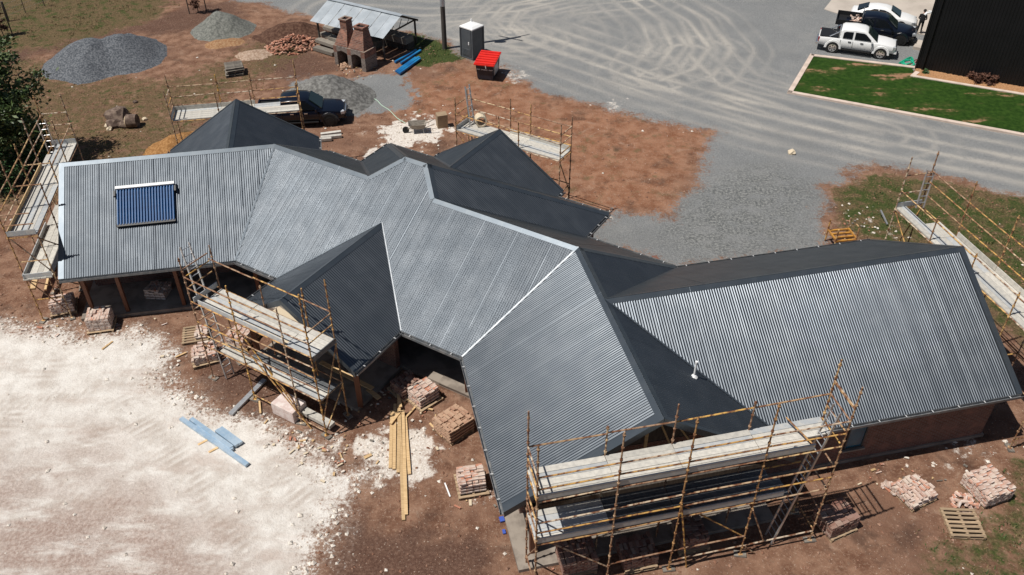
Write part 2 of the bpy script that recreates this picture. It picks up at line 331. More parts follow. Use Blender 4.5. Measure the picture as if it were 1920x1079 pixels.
def ground_material():
    m, nt, b = newmat('site_ground'); b.inputs['Roughness'].default_value = .95; b.inputs['Specular IOR Level'].default_value = .15
    def A(n): a = nt.nodes.new('ShaderNodeAttribute'); a.attribute_name = n; return a.outputs['Fac']
    n_big = noise(nt, .25, 4); n_mid = noise(nt, 1.3, 6, .6); n_fine = noise(nt, 9, 6, .7); n_grain = noise(nt, 34, 3, .7); n_pep = noise(nt, 14, 2, .6); n_rag = noise(nt, 4.5, 7, .74)
    dirt = mixc(nt, ramp(nt, n_mid, .34, .66), (.145, .07, .043), (.28, .16, .105))
    dirt = mixc(nt, ramp(nt, n_fine, .48, .74), dirt, (.34, .22, .15))
    dirt = mixc(nt, ramp(nt, n_big, .5, .7), dirt, (.19, .105, .07))
    red = mixc(nt, ramp(nt, n_mid, .34, .64), (.21, .09, .048), (.32, .165, .1)); red = mixc(nt, ramp(nt, n_fine, .5, .78), red, (.35, .235, .155)); red = mixc(nt, math_(nt, 'MULTIPLY', ramp(nt, noise(nt, .8, 7, .7), .54, .66), .75), red, (.15, .11, .055))
    dirt = mixc(nt, A('red'), dirt, red)
    dirt = mixc(nt, math_(nt, 'MULTIPLY', ramp(nt, noise(nt, .55, 7, .66), .52, .68), .7), dirt, (.075, .042, .03)); dirt = mixc(nt, math_(nt, 'MULTIPLY', ramp(nt, noise(nt, .9, 8, .7, dist=.6), .56, .7), .6), dirt, (.36, .245, .175)); dirt = mixc(nt, math_(nt, 'MULTIPLY', ramp(nt, n_rag, .56, .7), .55), dirt, (.1, .058, .04))
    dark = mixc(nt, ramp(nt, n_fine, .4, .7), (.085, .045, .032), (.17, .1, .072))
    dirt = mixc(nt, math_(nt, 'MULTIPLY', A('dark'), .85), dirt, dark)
    # speckle of pale chips in the earth
    dirt = mixc(nt, math_(nt, 'MULTIPLY', ramp(nt, n_pep, .66, .7), .7), dirt, (.5, .4, .32))
    dry = mixc(nt, ramp(nt, n_fine, .38, .66), (.08, .058, .03), (.19, .13, .068))
    grn = mixc(nt, ramp(nt, n_fine, .4, .7), (.035, .052, .014), (.09, .1, .03))
    gr = mixc(nt, ramp(nt, math_(nt, 'ADD', math_(nt, 'MULTIPLY', n_mid, 1.), math_(nt, 'MULTIPLY', A('green'), .35)), .5, .72), dry, grn)
    gf = ramp(nt, math_(nt, 'ADD', math_(nt, 'MULTIPLY', A('grass'), .75), math_(nt, 'SUBTRACT', noise(nt, 2.1, 7, .68), .5)), .25, .55)
    col = mixc(nt, gf, dirt, gr)
    # crushed grey rock
    gv = mixc(nt, ramp(nt, n_grain, .35, .68), (.115, .122, .125), (.335, .335, .33))
    gv = mixc(nt, math_(nt, 'MULTIPLY', ramp(nt, noise(nt, .45, 7, .7), .44, .7), .3), gv, (.33, .32, .3))
    gv = mixc(nt, math_(nt, 'MULTIPLY', ramp(nt, noise(nt, .16, 3), .5, .7), .4), gv, (.16, .163, .163))
    gv = mixc(nt, math_(nt, 'MULTIPLY', ramp(nt, noise(nt, 8.5, 4, .8), .5, .72), .55), gv, (.1, .104, .104)); gv = mixc(nt, math_(nt, 'MULTIPLY', A('gdark'), ramp(nt, noise(nt, 1.1, 6, .7), .3, .6)), gv, mixc(nt, ramp(nt, noise(nt, 7.5, 4, .8), .4, .66), (.085, .09, .09), (.3, .3, .285)))
    tr = math_(nt, 'MULTIPLY', A('track'), ramp(nt, noise(nt, 2.2, 8, .75), .24, .52))
    gv = mixc(nt, math_(nt, 'MULTIPLY', tr, .95), gv, (.48, .44, .385))
    gv = mixc(nt, math_(nt, 'MULTIPLY', ramp(nt, noise(nt, 48, 2, .5), .66, .72), .6), gv, (.5, .49, .47))
    gm = ramp(nt, math_(nt, 'ADD', A('gravel'), math_(nt, 'SUBTRACT', math_(nt, 'MULTIPLY', noise(nt, 5.5, 9, .78), 2.2), 1.1)), .28, .72)
    col = mixc(nt, gm, col, gv)
    # white lime rock pad
    lm = mixc(nt, ramp(nt, n_mid, .3, .65), (.57, .515, .46), (.76, .72, .665))
    lm = mixc(nt, ramp(nt, n_fine, .5, .8), lm, (.8, .77, .72))
    lm = mixc(nt, math_(nt, 'MULTIPLY', ramp(nt, noise(nt, .5, 5, .65, stretch=(.6, 1.8, 1, .6)), .5, .7), .5), lm, (.47, .36, .3))
    lm = mixc(nt, math_(nt, 'MULTIPLY', A('tread'), ramp(nt, noise(nt, .7, 3), .35, .6)), lm, (.42, .345, .29))
    lm = mixc(nt, math_(nt, 'MULTIPLY', A('pink'), ramp(nt, noise(nt, .8, 7, .68, stretch=(.5, 1.6, 1, .5)), .3, .56)), lm, mixc(nt, ramp(nt, n_fine, .35, .7), (.3, .205, .165), (.5, .4, .345)))
    lmk = ramp(nt, math_(nt, 'ADD', A('lime'), math_(nt, 'SUBTRACT', math_(nt, 'MULTIPLY', noise(nt, 6.5, 9, .8), 2.6), 1.3)), .28, .72)
    col = mixc(nt, math_(nt, 'MULTIPLY', math_(nt, 'MULTIPLY', A('lime'), ramp(nt, n_rag, .3, .7)), .75), col, (.52, .42, .34)); col = mixc(nt, lmk, col, lm); col = mixc(nt, math_(nt, 'MULTIPLY', math_(nt, 'MULTIPLY', lmk, ramp(nt, n_rag, .55, .72)), .4), col, (.5, .43, .37))
    spk = ramp(nt, math_(nt, 'ADD', math_(nt, 'MULTIPLY', A('splash'), .74), math_(nt, 'SUBTRACT', math_(nt, 'MULTIPLY', noise(nt, 3.2, 9, .78), 1.6), .8)), .3, .62)
    col = mixc(nt, spk, col, mixc(nt, ramp(nt, n_fine, .4, .7), (.6, .53, .46), (.82, .78, .72)))
    nt.links.new(col, b.inputs['Base Color'])
    h = math_(nt, 'ADD', math_(nt, 'MULTIPLY', noise(nt, 7, 8, .72), 1.6), math_(nt, 'MULTIPLY', n_grain, .55))
    bump(nt, b, h, .85, .045)
    return m
M['ground'] = ground_material()
# wheel tread combing and dusty pink wear on the pad
tp = W2([(-100, 830), (60, 850), (200, 920), (330, 1000), (480, 1200), (-100, 1200)])
a_pink = np.clip(sm(sdist(P, tp)+w2*1.2, -2.5, 2)*.9, 0, 1)
TR2 = [W2(p) for p in ([(0, 1060), (120, 860), (330, 700)], [(20, 760), (200, 720), (330, 690)], [(230, 760), (310, 840), (480, 1060)], [(60, 900), (250, 960), (420, 1090)], [(520, 900), (600, 960)], [(560, 850), (500, 930), (420, 990)], [(0, 820), (90, 690)])]
def tread():
    out = np.zeros(len(P))
    for q in TR2:
        d = pdist(P, q); ab = q[-1]-q[0]; ab /= np.linalg.norm(ab); s = P@ab
        out = np.maximum(out, np.exp(-(d/.55)**2)*(.5+.5*np.sin(s*2*np.pi/.34)))
    return out*.85
a_tread = tread()
def ground_mesh(name, sel):
    q = Q[sel]; used = np.unique(q); mp = np.full(len(V), -1); mp[used] = np.arange(len(used)); q = mp[q]
    me = bpy.data.meshes.new(name); me.vertices.add(len(used)); me.vertices.foreach_set('co', V[used].ravel())
    me.loops.add(len(q)*4); me.loops.foreach_set('vertex_index', q.ravel().astype(np.int32)); me.polygons.add(len(q))
    me.polygons.foreach_set('loop_start', np.arange(0, len(q)*4, 4, dtype=np.int32)); me.polygons.foreach_set('use_smooth', np.ones(len(q), bool))
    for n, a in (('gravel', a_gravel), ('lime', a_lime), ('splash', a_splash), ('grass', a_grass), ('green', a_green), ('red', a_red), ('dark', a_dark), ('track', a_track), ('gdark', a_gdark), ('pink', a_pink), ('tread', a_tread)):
        at_ = me.attributes.new(n, 'FLOAT', 'POINT'); at_.data.foreach_set('value', a[used].astype(np.float32))
    me.materials.append(M['ground']); me.update(calc_edges=True); me.validate()
    return link(name, me)
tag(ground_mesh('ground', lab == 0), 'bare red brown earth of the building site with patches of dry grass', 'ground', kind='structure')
tag(ground_mesh('gravel_road', lab == 1), 'wide grey crushed rock driveway and yard with pale wheel tracks', 'road', kind='structure')
tag(ground_mesh('crushed_rock_pad', lab == 2), 'pale crushed limestone pad in front of the house', 'pavement', kind='structure')
far = MB()
for a, b_, c, d in ((-1500, x0, -1500, 1500), (x1, 1500, -1500, 1500), (x0, x1, y1, 1500), (x0, x1, -1500, y0)):
    far.add([(a, c, 0), (b_, c, 0), (b_, d, 0), (a, d, 0)], [(0, 1, 2, 3)])
M['paddock'] = mk('dry_paddock', (.12, .1, .05), .95, 0, (.2, .15, .08), .05, detail=8)
tag(far.build('paddock', M['paddock']), 'open dry grass paddock round the site', 'paddock', kind='structure')
# ------------------------------------------------------------------ the house
class Fr:
    def __init__(s, deg): s.a = R(deg); s.u = np.array([math.cos(s.a), math.sin(s.a)]); s.n = np.array([-math.sin(s.a), math.cos(s.a)])
    def xy(s, u, n): return s.u*u+s.n*n
    def un(s, p): p = np.array(p[:2]); return float(p@s.u), float(p@s.n)
FL, FM, FR_ = Fr(10.5), Fr(-31.5), Fr(12.7)
ZE, ZR = 2.55, 5.55
def pl(fr, axis, c0, z0, k):
    """plane z = z0 + k*(coord - c0) where coord is the u or n coordinate in a frame"""
    v = (fr.u if axis == 'u' else fr.n)*k
    return np.array([v[0], v[1], z0-k*c0])          # z = a x + b y + c
def zat(p, xy): return p[0]*xy[0]+p[1]*xy[1]+p[2]
def plane_row(p): return [p[0], p[1], -1], -p[2]
def lin(fr, axis, c): v = fr.u if axis == 'u' else fr.n; return ([v[0], v[1], 0], c)
def meet(*qs):
    A = []; B = []
    for q in qs:
        if isinstance(q, (int, float)): r, c = [0, 0, 1], q
        elif isinstance(q, tuple): r, c = q
        else: r, c = plane_row(q)
        A.append(r); B.append(c)
    return np.linalg.solve(np.array(A, float), np.array(B, float))
kL, kM, k3 = 3/4.5, 3/4.7, 3/4.9
LF, LB = pl(FL, 'n', 36.0, ZR, kL), pl(FL, 'n', 36.0, ZR, -kL)
MF, MBk = pl(FM, 'n', 23.93, ZR, kM), pl(FM, 'n', 23.93, ZR, -kM)
PN = 30.9; PL_, PR_, PB = pl(FM, 'u', -26.5, ZE, kM), pl(FM, 'u', -13.68, ZE, -kM), pl(FM, 'n', PN, ZE, -kM)
TL, TR = pl(FR_, 'u', 8.3, ZR, k3), pl(FR_, 'u', 8.3, ZR, -k3)
RF, RB = pl(FR_, 'n', 22.1, ZR, k3), pl(FR_, 'n', 22.1, ZR, -k3)
NL, NR = pl(FM, 'u', -23.3, ZE, kM), pl(FM, 'u', -16.85, ZE, -kM)
GL, GR_ = pl(FM, 'u', -23.6, ZE, kM), pl(FM, 'u', -16.42, ZE, -kM)
KL, KR = pl(FL, 'u', -10.2, ZE, kL), pl(FL, 'u', -2.62, ZE, -kL)
L_END = lin(FL, 'u', -13.42); T_END = lin(FR_, 'n', 16.3); R_END = lin(FR_, 'u', 22.45); N_END = lin(FM, 'n', 16.5); G_END = lin(FM, 'n', 31.55); K_END = lin(FL, 'n', 42.1)
B = meet(LF, MF, ZR); I = meet(MF, TL, ZR); X = meet(TL, TR, RF); X = meet(TR, RF, ZR)
H = meet(MF, PR_, ZR); F_ = meet(MF, PL_, ZR); P1 = meet(MF, PB, PL_); P2 = meet(MF, PB, PR_)
D = meet(LF, MF, ZE); J = meet(MF, TL, ZE); LMb = meet(LB, MBk, ZE); MPl = meet(MBk, PL_, ZE); MPr = meet(MBk, PR_, ZE); PPl = meet(PB, PL_, ZE); PPr = meet(PB, PR_, ZE)
MT = meet(MBk, TR, ZE); TRf = meet(TR, RF, ZE); TRb = meet(TR, RB, ZE)
I2 = meet(MBk, TR, ZR)
house = thing('house', 'long house under construction with charcoal corrugated steel roof in many wings', 'house', (0, 25, 0))
CORR, AMP = .0953, .0108
def sheets(roofpart, poly, plane, eave_dir, mat):
    """real corrugated sheets, .762 m cover each, clipped to the outline of one roof slope"""
    poly = [np.array(p[:2]) for p in poly]; e = np.array(eave_dir)/np.linalg.norm(eave_dir)
    up = np.array(plane[:2])/np.linalg.norm(plane[:2]); 
    if abs(e@up) > .02: e = e-(e@up)*up; e /= np.linalg.norm(e)
    k = np.linalg.norm(plane[:2]); nrm = np.array([-plane[0], -plane[1], 1.])/math.sqrt(1+k*k)
    st = [(p@e, p@up) for p in poly]; s0, s1 = min(s for s, _ in st), max(s for s, _ in st)
    def span(s):
        ts = []
        for (a, ta), (b, tb) in zip(st, st[1:]+st[:1]):
            if abs(a-b) < 1e-9: continue
            if min(a, b)-1e-9 <= s <= max(a, b)+1e-9: ts.append(ta+(tb-ta)*(s-a)/(b-a))
        return (min(ts), max(ts)) if len(ts) > 1 else None
    W_ = .762; nsh = int(math.ceil((s1-s0)/W_))
    for i in range(nsh):
        a, b = s0+i*W_, min(s0+(i+1)*W_, s1)
        if b-a < .02: continue
        b = min(b+CORR, s1); ss = list(np.arange(a, b, CORR/8))+[b]+[s for s, _ in st if a < s < b]; ss = sorted(set(ss))
        tilt = random.uniform(-1, 1)*.0025; off = .0015*(i % 2); skew = random.uniform(-1, 1)*.004; vs = []; ribs = {}
        for s in ss:
            sp = span(min(max(s, s0+1e-5), s1-1e-5))
            if not sp: continue
            r_ = int((s-s0)/CORR+.5); w = AMP*math.cos(2*math.pi*(s-s0)/CORR)*ribs.setdefault(r_, random.uniform(.88, 1.1))
            for t in sp:
                p = e*s+up*t; h = w+off+(s-a)*tilt+(t-sp[0])*skew*.15
                z = zat(plane, p); q = np.array([p[0], p[1], z])+nrm*h; vs.append(tuple(q))
        fs = [(2*j, 2*j+2, 2*j+3, 2*j+1) for j in range(len(vs)//2-1)]
        if not fs: continue
        me = bpy.data.meshes.new('roof_sheet'); me.from_pydata(vs, [], fs); me.materials.append(mat)
        me.polygons.foreach_set('use_smooth', [True]*len(fs)); me.update()
        # normals face up
        if me.polygons[0].normal.z < 0: me.flip_normals()
        link('roof_sheet', me, roofpart, world=True)
def strip(mb, p, q, side_planes, w=.2, lift=.014, mi=0):
    """folded cap: a strip down each of the two slopes beside line p-q"""
    p = np.array(p); q = np.array(q); d = (q-p)/np.linalg.norm(q-p)
    for plane in side_planes:
        n = np.array([-plane[0], -plane[1], 1.]); n /= np.linalg.norm(n)
        t = np.cross(n, d); t /= np.linalg.norm(t)
        if t[2] > 0: t = -t
        top = [p+n*lift, q+n*lift, q+n*lift+t*w, p+n*lift+t*w]
        low = [top[2]-n*.018, top[3]-n*.018]
        mb.add(top+low, [(0, 1, 2, 3), (3, 2, 4, 5)], mi)
    return mb
def vstrip(p, q, pl1, pl2, w=.11, w2=None):
    mb = MB(); p = np.array(p); q = np.array(q); d = (q-p)/np.linalg.norm(q-p)
    for plane, ww in ((pl1, w), (pl2, w if w2 is None else w2)):
        n = np.array([-plane[0], -plane[1], 1.]); n /= np.linalg.norm(n); t = np.cross(n, d); t /= np.linalg.norm(t)
        if t[2] < 0: t = -t
        mb.add([p+n*.0125, q+n*.0125, q+n*.0125+t*ww, p+n*.0125+t*ww], [(0, 1, 2, 3)])
    return mb
def roof(slopes):
    """slopes: list of (outline, plane, eave direction); the roof part itself is the sarking deck under the sheets"""
    mb = MB()
    for poly, plane, e in slopes:
        n = len(poly); a = [(p[0], p[1], zat(plane, p)-.05) for p in poly]; b = [(x, y, z-.07) for x, y, z in a]
        mb.add(a+b, [tuple(range(n)), tuple(range(2*n-1, n-1, -1))]+[(i, (i+1) % n, n+(i+1) % n, n+i) for i in range(n)])
    r = mb.build('roof', M['fascia'], house, world=True)
    for poly, plane, e in slopes: sheets(r, poly, plane, e, M['roof'])
    return r
def cap(r, lines):
    mb = MB()
    for p, q, pls in lines: strip(mb, p, q, pls)
    return mb.build('ridge_cap', M['cap'], r, world=True)
def gutter(r, p, q, out, brackets=True):
    p = np.array(p); q = np.array(q); o = np.array([out[0], out[1], 0.]); o /= np.linalg.norm(o); L = np.linalg.norm(q-p); d = (q-p)/L
    mb = MB(); z = np.array([0, 0, 1.])
    prof = [(.0, -.01), (.0, -.13), (.12, -.13), (.125, -.015), (.115, -.015), (.11, -.12), (.012, -.12), (.012, -.01)]
    for i in range(len(prof)):
        (a, h), (a2, h2) = prof[i], prof[(i+1) % len(prof)]
        mb.add([p+o*a+z*h, q+o*a+z*h, q+o*a2+z*h2, p+o*a2+z*h2], [(0, 1, 2, 3)])
    g = mb.build('gutter', M['gutter'], r, world=True)
    if brackets:
        b = MB(); k = int(L/1.1)
        for i in range(k+1):
            c = p+d*(L*(i+.5)/(k+1))+o*.06; a = math.atan2(d[1], d[0])
            b.obox(c+z*-.008, (.035, .1, .012), Matrix.Rotation(a, 3, 'Z'))
        b.build('gutter_brackets', M['bracket'], r, world=True)
    f = MB(); f.add([p-o*.02-z*.04, q-o*.02-z*.04, q-o*.02-z*.22, p-o*.02-z*.22, p-o*.045-z*.04, q-o*.045-z*.04, q-o*.045-z*.22, p-o*.045-z*.22], [(0, 1, 2, 3), (7, 6, 5, 4), (3, 2, 6, 7), (0, 4, 5, 1)])
    f.build('fascia', M['fascia'], r, world=True)
def barge(r, p, q, plane, out, w=.2):
    """barge capping along a gable edge from eave p to ridge q"""
    p = np.array(p); q = np.array(q); o = np.array([out[0], out[1], 0.]); n = np.array([-plane[0], -plane[1], 1.]); n /= np.linalg.norm(n); z = np.array([0, 0, 1.])
    a = [p+o*.03+n*.016, q+o*.03+n*.016, q-o*w+n*.016, p-o*w+n*.016, p+o*.03-z*.24, q+o*.03-z*.24, p+o*.0-z*.24, q+o*.0-z*.24]
    MB().add(a, [(0, 1, 2, 3), (0, 4, 5, 1), (4, 6, 7, 5)]).build('barge_board', M['cap'], r, world=True)

# left wing
g0, g1, g2 = meet(LF, L_END, ZE), meet(LF, L_END, ZR), meet(LB, L_END, ZE)
rL = roof([([g0, D, B, g1], LF, FL.u), ([g1, B, LMb, g2], LB, FL.u)])
cap(rL, [(g1, B, (LF, LB))])
gutter(rL, g0, D, -FL.n, False); barge(rL, g0, g1, LF, -FL.u); barge(rL, g2, g1, LB, -FL.u)
vstrip(D, B, LF, MF, .06).build('valley_flashing', M['cap'], rL, world=True)
# middle wing
rM = roof([([D, J, I, H, P2, P1, F_, B], MF, FM.u), ([B, F_, MPl, LMb], MBk, FM.u), ([H, I, MT, MPr], MBk, FM.u),
           ([F_, P1, PPl, MPl], PL_, FM.n), ([P1, P2, PPr, PPl], PB, FM.u), ([P2, H, MPr, PPr], PR_, FM.n)])
cap(rM, [(B, F_, (MF, MBk)), (H, I, (MF, MBk)), (F_, P1, (MF, PL_)), (P1, P2, (MF, PB)), (P2, H, (MF, PR_)), (P1, PPl, (PL_, PB)), (P2, PPr, (PR_, PB)), (B, LMb, (LB, MBk)), (I, MT, (MBk, TR))])
NvL, NvR = meet(NL, MF, ZE), meet(NR, MF, ZE)
gutter(rM, D, NvL, -FM.n); gutter(rM, NvR, J, -FM.n)
gutter(rM, LMb, MPl, FM.n); gutter(rM, MPl, PPl, -FM.u); gutter(rM, PPr, MPr, FM.u); gutter(rM, MPr, MT, FM.n)
GvL, GvR = meet(GL, PB, ZE), meet(GR_, PB, ZE)
gutter(rM, PPl, GvL, FM.n); gutter(rM, GvR, PPr, FM.n)
vstrip(F_, MPl, MBk, PL_, .1).build('valley_flashing', M['cap'], rM, world=True)
# front right wing with its gable towards the camera
t0, t1, t2 = meet(TL, T_END, ZE), meet(TL, T_END, ZR), meet(TR, T_END, ZE)
rT = roof([([J, t0, t1, I], TL, FR_.n), ([X, t1, t2, TRf], TR, FR_.n), ([I, X, TRb, MT], TR, FR_.n)])
cap(rT, [(I, t1, (TL, TR))])
gutter(rT, J, t0, -FR_.u); gutter(rT, MT, TRb, FR_.u, False); barge(rT, t0, t1, TL, -FR_.n, .28); barge(rT, t2, t1, TR, -FR_.n, .12)
vstrip(J, I, MF, TL, .06, .03).build('valley_flashing', M['valley'], rT, world=True)
vp = MB(); pv = at(1297, 731, 3.55); pv.z = zat(TR, pv)
vp.tube(pv-Vector((0, 0, .1)), pv+Vector((0, 0, .62)), .038, 10).tube(pv+Vector((0, 0, .62)), pv+Vector((0, 0, .7)), .048, 10).tube(pv, pv+Vector((0, 0, .09)), .13, 10, r2=.06)
vp.build('vent_pipe', M['white'], house, world=True, smooth=40)
# right wing
r0, r1, r2 = meet(RF, R_END, ZE), meet(RF, R_END, ZR), meet(RB, R_END, ZE)
rR = roof([([TRf, r0, r1, X], RF, FR_.u), ([X, r1, r2, TRb], RB, FR_.u)])
cap(rR, [(X, r1, (RF, RB))]); gutter(rR, TRf, r0, -FR_.n); gutter(rR, TRb, r2, FR_.n); barge(rR, r0, r1, RF, FR_.u, .2); barge(rR, r2, r1, RB, FR_.u, .2)
vstrip(X, TRf, TR, RF, .05).build('valley_flashing', M['cap'], rR, world=True)
# porch gable
n0, n1, n2 = meet(NL, N_END, ZE), meet(NL, NR, N_END), meet(NR, N_END, ZE); nA = meet(NL, NR, MF)
rN = roof([([n0, n1, nA, NvL], NL, FM.n), ([n1, n2, NvR, nA], NR, FM.n)])
cap(rN, [(n1, nA, (NL, NR))]); gutter(rN, n0, NvL, -FM.u); gutter(rN, n2, NvR, FM.u); barge(rN, n0, n1, NL, -FM.n, .12); barge(rN, n2, n1, NR, -FM.n, .12)
vstrip(NvR, nA, NR, MF, .03, .045).build('valley_flashing', M['valley'], rN, world=True)
vstrip(NvL, nA, NL, MF, .05).build('valley_flashing', M['cap'], rN, world=True)
# rear gables
q0, q1, q2 = meet(GL, G_END, ZE), meet(GL, GR_, G_END), meet(GR_, G_END, ZE); qA = meet(GL, GR_, PB)
rG = roof([([q0, q1, qA, GvL], GL, FM.n), ([q1, q2, GvR, qA], GR_, FM.n)])
cap(rG, [(q1, qA, (GL, GR_))]); gutter(rG, q2, GvR, FM.u); gutter(rG, q0, GvL, -FM.u); barge(rG, q0, q1, GL, FM.n, .1); barge(rG, q2, q1, GR_, FM.n, .1)
vstrip(GvL, qA, GL, PB, .1).build('valley_flashing', M['cap'], rG, world=True)
k0, k1, k2 = meet(KL, K_END, ZE), meet(KL, KR, K_END), meet(KR, K_END, ZE); kA = meet(KL, KR, LB); KvL, KvR = meet(KL, LB, ZE), meet(KR, LB, ZE)
rK = roof([([k0, k1, kA, KvL], KL, FL.n), ([k1, k2, KvR, kA], KR, FL.n)])
cap(rK, [(k1, kA, (KL, KR))]); gutter(rK, k0, KvL, -FL.u); gutter(rK, k2, KvR, FL.u); barge(rK, k0, k1, KL, FL.n, .1); barge(rK, k2, k1, KR, FL.n, .1)
gutter(rL, g2, KvL, FL.n); gutter(rL, KvR, LMb, FL.n)

# walls, slabs and posts
def wall(fr, u0, u1, n0_, n1_, z1=2.42, z0=.1, mat='wall'):
    mb = MB()
    if abs(u1-u0) > abs(n1_-n0_): mb.box(min(u0, u1), max(u0, u1), n0_-.12, n0_+.12, z0, z1)
    else: mb.box(u0-.12, u0+.12, min(n0_, n1_), max(n0_, n1_), z0, z1)
    o = mb.build('brick_wall', M[mat], house); o.matrix_parent_inverse = root_matrix(house).inverted(); o.rotation_euler = (0, 0, fr.a); return o
def slab(fr, u0, u1, n0_, n1_, z=.16):
    o = MB().box(u0, u1, n0_, n1_, -.1, z).build('slab', M['concrete'], house); o.matrix_parent_inverse = root_matrix(house).inverted(); o.rotation_euler = (0, 0, fr.a)
slab(FL, -13.3, -4.4, 31.75, 40.0, .16)
slab(FM, -25.6, -12.6, 19.6, 28.2, .157); slab(FM, -22.9, -17.3, 16.75, 19.6, .153); slab(FM, -25.8, -14.2, 28.2, 30.4, .153); slab(FM, -23.2, -16.9, 30.4, 31.2, .149)
slab(FR_, 3.75, 12.7, 15.75, 26.5, .146); slab(FR_, 12.7, 22.1, 17.55, 26.5, .143); slab(FL, -9.8, -3.0, 40, 41.7, .15)
wall(FL, -13.0, -13.0, 34.2, 39.8); wall(FL, -13.0, -5.2, 34.2, 34.2); wall(FL, -13, -10, 39.9, 39.9); wall(FL, -9.8, -9.8, 39.9, 41.6); wall(FL, -3.0, -3.0, 39.9, 41.6); wall(FL, -9.8, -3, 41.6, 41.6)
wall(FM, -25.4, -13.4, 22.0, 22.0); wall(FM, -22.6, -17.4, 19.5, 19.5); wall(FM, -25.9, -14.2, 30.3, 30.3); wall(FM, -26, -26, 28.2, 30.3); wall(FM, -14.2, -14.2, 28.2, 30.3); wall(FM, -30.4, -26, 28.1, 28.1); wall(FM, -14.2, -9.0, 28.1, 28.1); wall(FM, -23.1, -16.9, 31.0, 31.0)
wall(FR_, 4.4, 4.4, 17.9, 24.5); wall(FR_, 4.4, 13, 18.2, 18.2); wall(FR_, 13.0, 22.0, 17.72, 17.72); wall(FR_, 22.0, 22.0, 17.72, 26.5); wall(FR_, 13, 22, 26.5, 26.5); wall(FR_, 12.7, 12.7, 26.4, 28.2)
# piers by the inner corner
MB().box(3.75, 4.2, 22.3, 22.9, .1, 2.3).build('brick_pier', M['wall'], house).rotation_euler = (0, 0, FR_.a)
bpy.data.objects['brick_pier'].matrix_parent_inverse = root_matrix(house).inverted()
# gable end panels; dark boarding stands for the shade in front gable openings
def gable(fr, uc, half, n_, rise, mat='darkwood', sgn=1):
    mb = MB(); z0 = 2.36
    mb.add([fr_pt(fr, uc-half, n_, z0), fr_pt(fr, uc+half, n_, z0), fr_pt(fr, uc, n_, z0+rise), fr_pt(fr, uc-half, n_+.1*sgn, z0), fr_pt(fr, uc+half, n_+.1*sgn, z0), fr_pt(fr, uc, n_+.1*sgn, z0+rise)], [(0, 1, 2), (5, 4, 3), (0, 3, 4, 1), (1, 4, 5, 2), (2, 5, 3, 0)])
    mb.build('gable_wall', M[mat], house, world=True)
def fr_pt(fr, u, n, z): p = fr.xy(u, n); return (p[0], p[1], z)
gable(FR_, 8.3, 4.55, 18.1, 2.75); gable(FM, -20.07, 2.9, 19.3, 1.82); gable(FM, -20, 3.3, 31.1, 2.05, 'wall', -1); gable(FL, -6.4, 3.5, 41.65, 2.2, 'wall', -1)
o_ = MB(); pts = [(FL, -12.9, 31.9), (FL, -12.9, 40.1), (FL, -12.9, 36.0)]
zz = [2.36, 2.36, 5.1]
o_.add([fr_pt(f, u, n, z) for (f, u, n), z in zip(pts, zz)]+[fr_pt(f, u+.1, n, z) for (f, u, n), z in zip(pts, zz)], [(0, 1, 2), (5, 4, 3)]).build('gable_wall', M['wall'], house, world=True)
o_ = MB(); pts = [(FR_, 22.05, 17.6), (FR_, 22.05, 26.6), (FR_, 22.05, 22.1)]
o_.add([fr_pt(f, u, n, z) for (f, u, n), z in zip(pts, zz)]+[fr_pt(f, u-.1, n, z) for (f, u, n), z in zip(pts, zz)], [(0, 1, 2), (5, 4, 3)]).build('gable_wall', M['wall'], house, world=True)
def post(p, z1=2.4, w=.15, lean=0):
    mb = MB().obox((0, 0, z1/2), (w, w, z1)); o = mb.build('timber_post', M['timber'], house); q = p; o.matrix_parent_inverse = root_matrix(house).inverted(); o.location = (q[0], q[1], .1); o.rotation_euler = (0, 0, R(10))
for u in (-12.75, -11.35, -8.95): post(FL.xy(u, 31.95))
for u in (-22.75, -17.35): post(FM.xy(u, 17.0), w=.2)
post(FM.xy(-25.3, 19.75)); post(FM.xy(-14.2, 19.75))
post(FR_.xy(4.35, 16.35), w=.2); post(FR_.xy(12.2, 16.5), w=.2)
bm_ = MB()
for (f, u0, n0_, u1, n1_) in ((FL, -13.2, 31.95, -6, 31.95), (FM, -26.5, 19.75, -13.2, 19.75), (FM, -22.75, 17, -17.35, 17), (FM, -22.75, 17, -22.75, 19.7), (FM, -17.35, 17, -17.35, 19.7), (FR_, 4.1, 16.4, 12.6, 16.4)):
    bm_.beam(fr_pt(f, u0, n0_, 2.4), fr_pt(f, u1, n1_, 2.4), .12, .2)
bm_.build('verandah_beam', M['darkwood'], house, world=True)
br = MB()      # raking braces in the open front gable
for u0, z0, u1, z1 in ((6.3, 2.5, 7.6, 4.7), (8.3, 2.5, 8.3, 5.2), (8.9, 4.7, 10.2, 2.5), (8.4, 5.0, 9.2, 3.0)): br.beam(fr_pt(FR_, u0, 17.3, z0), fr_pt(FR_, u1, 17.3, z1), .1, .06)
br.build('gable_brace', M['pine'], house, world=True)
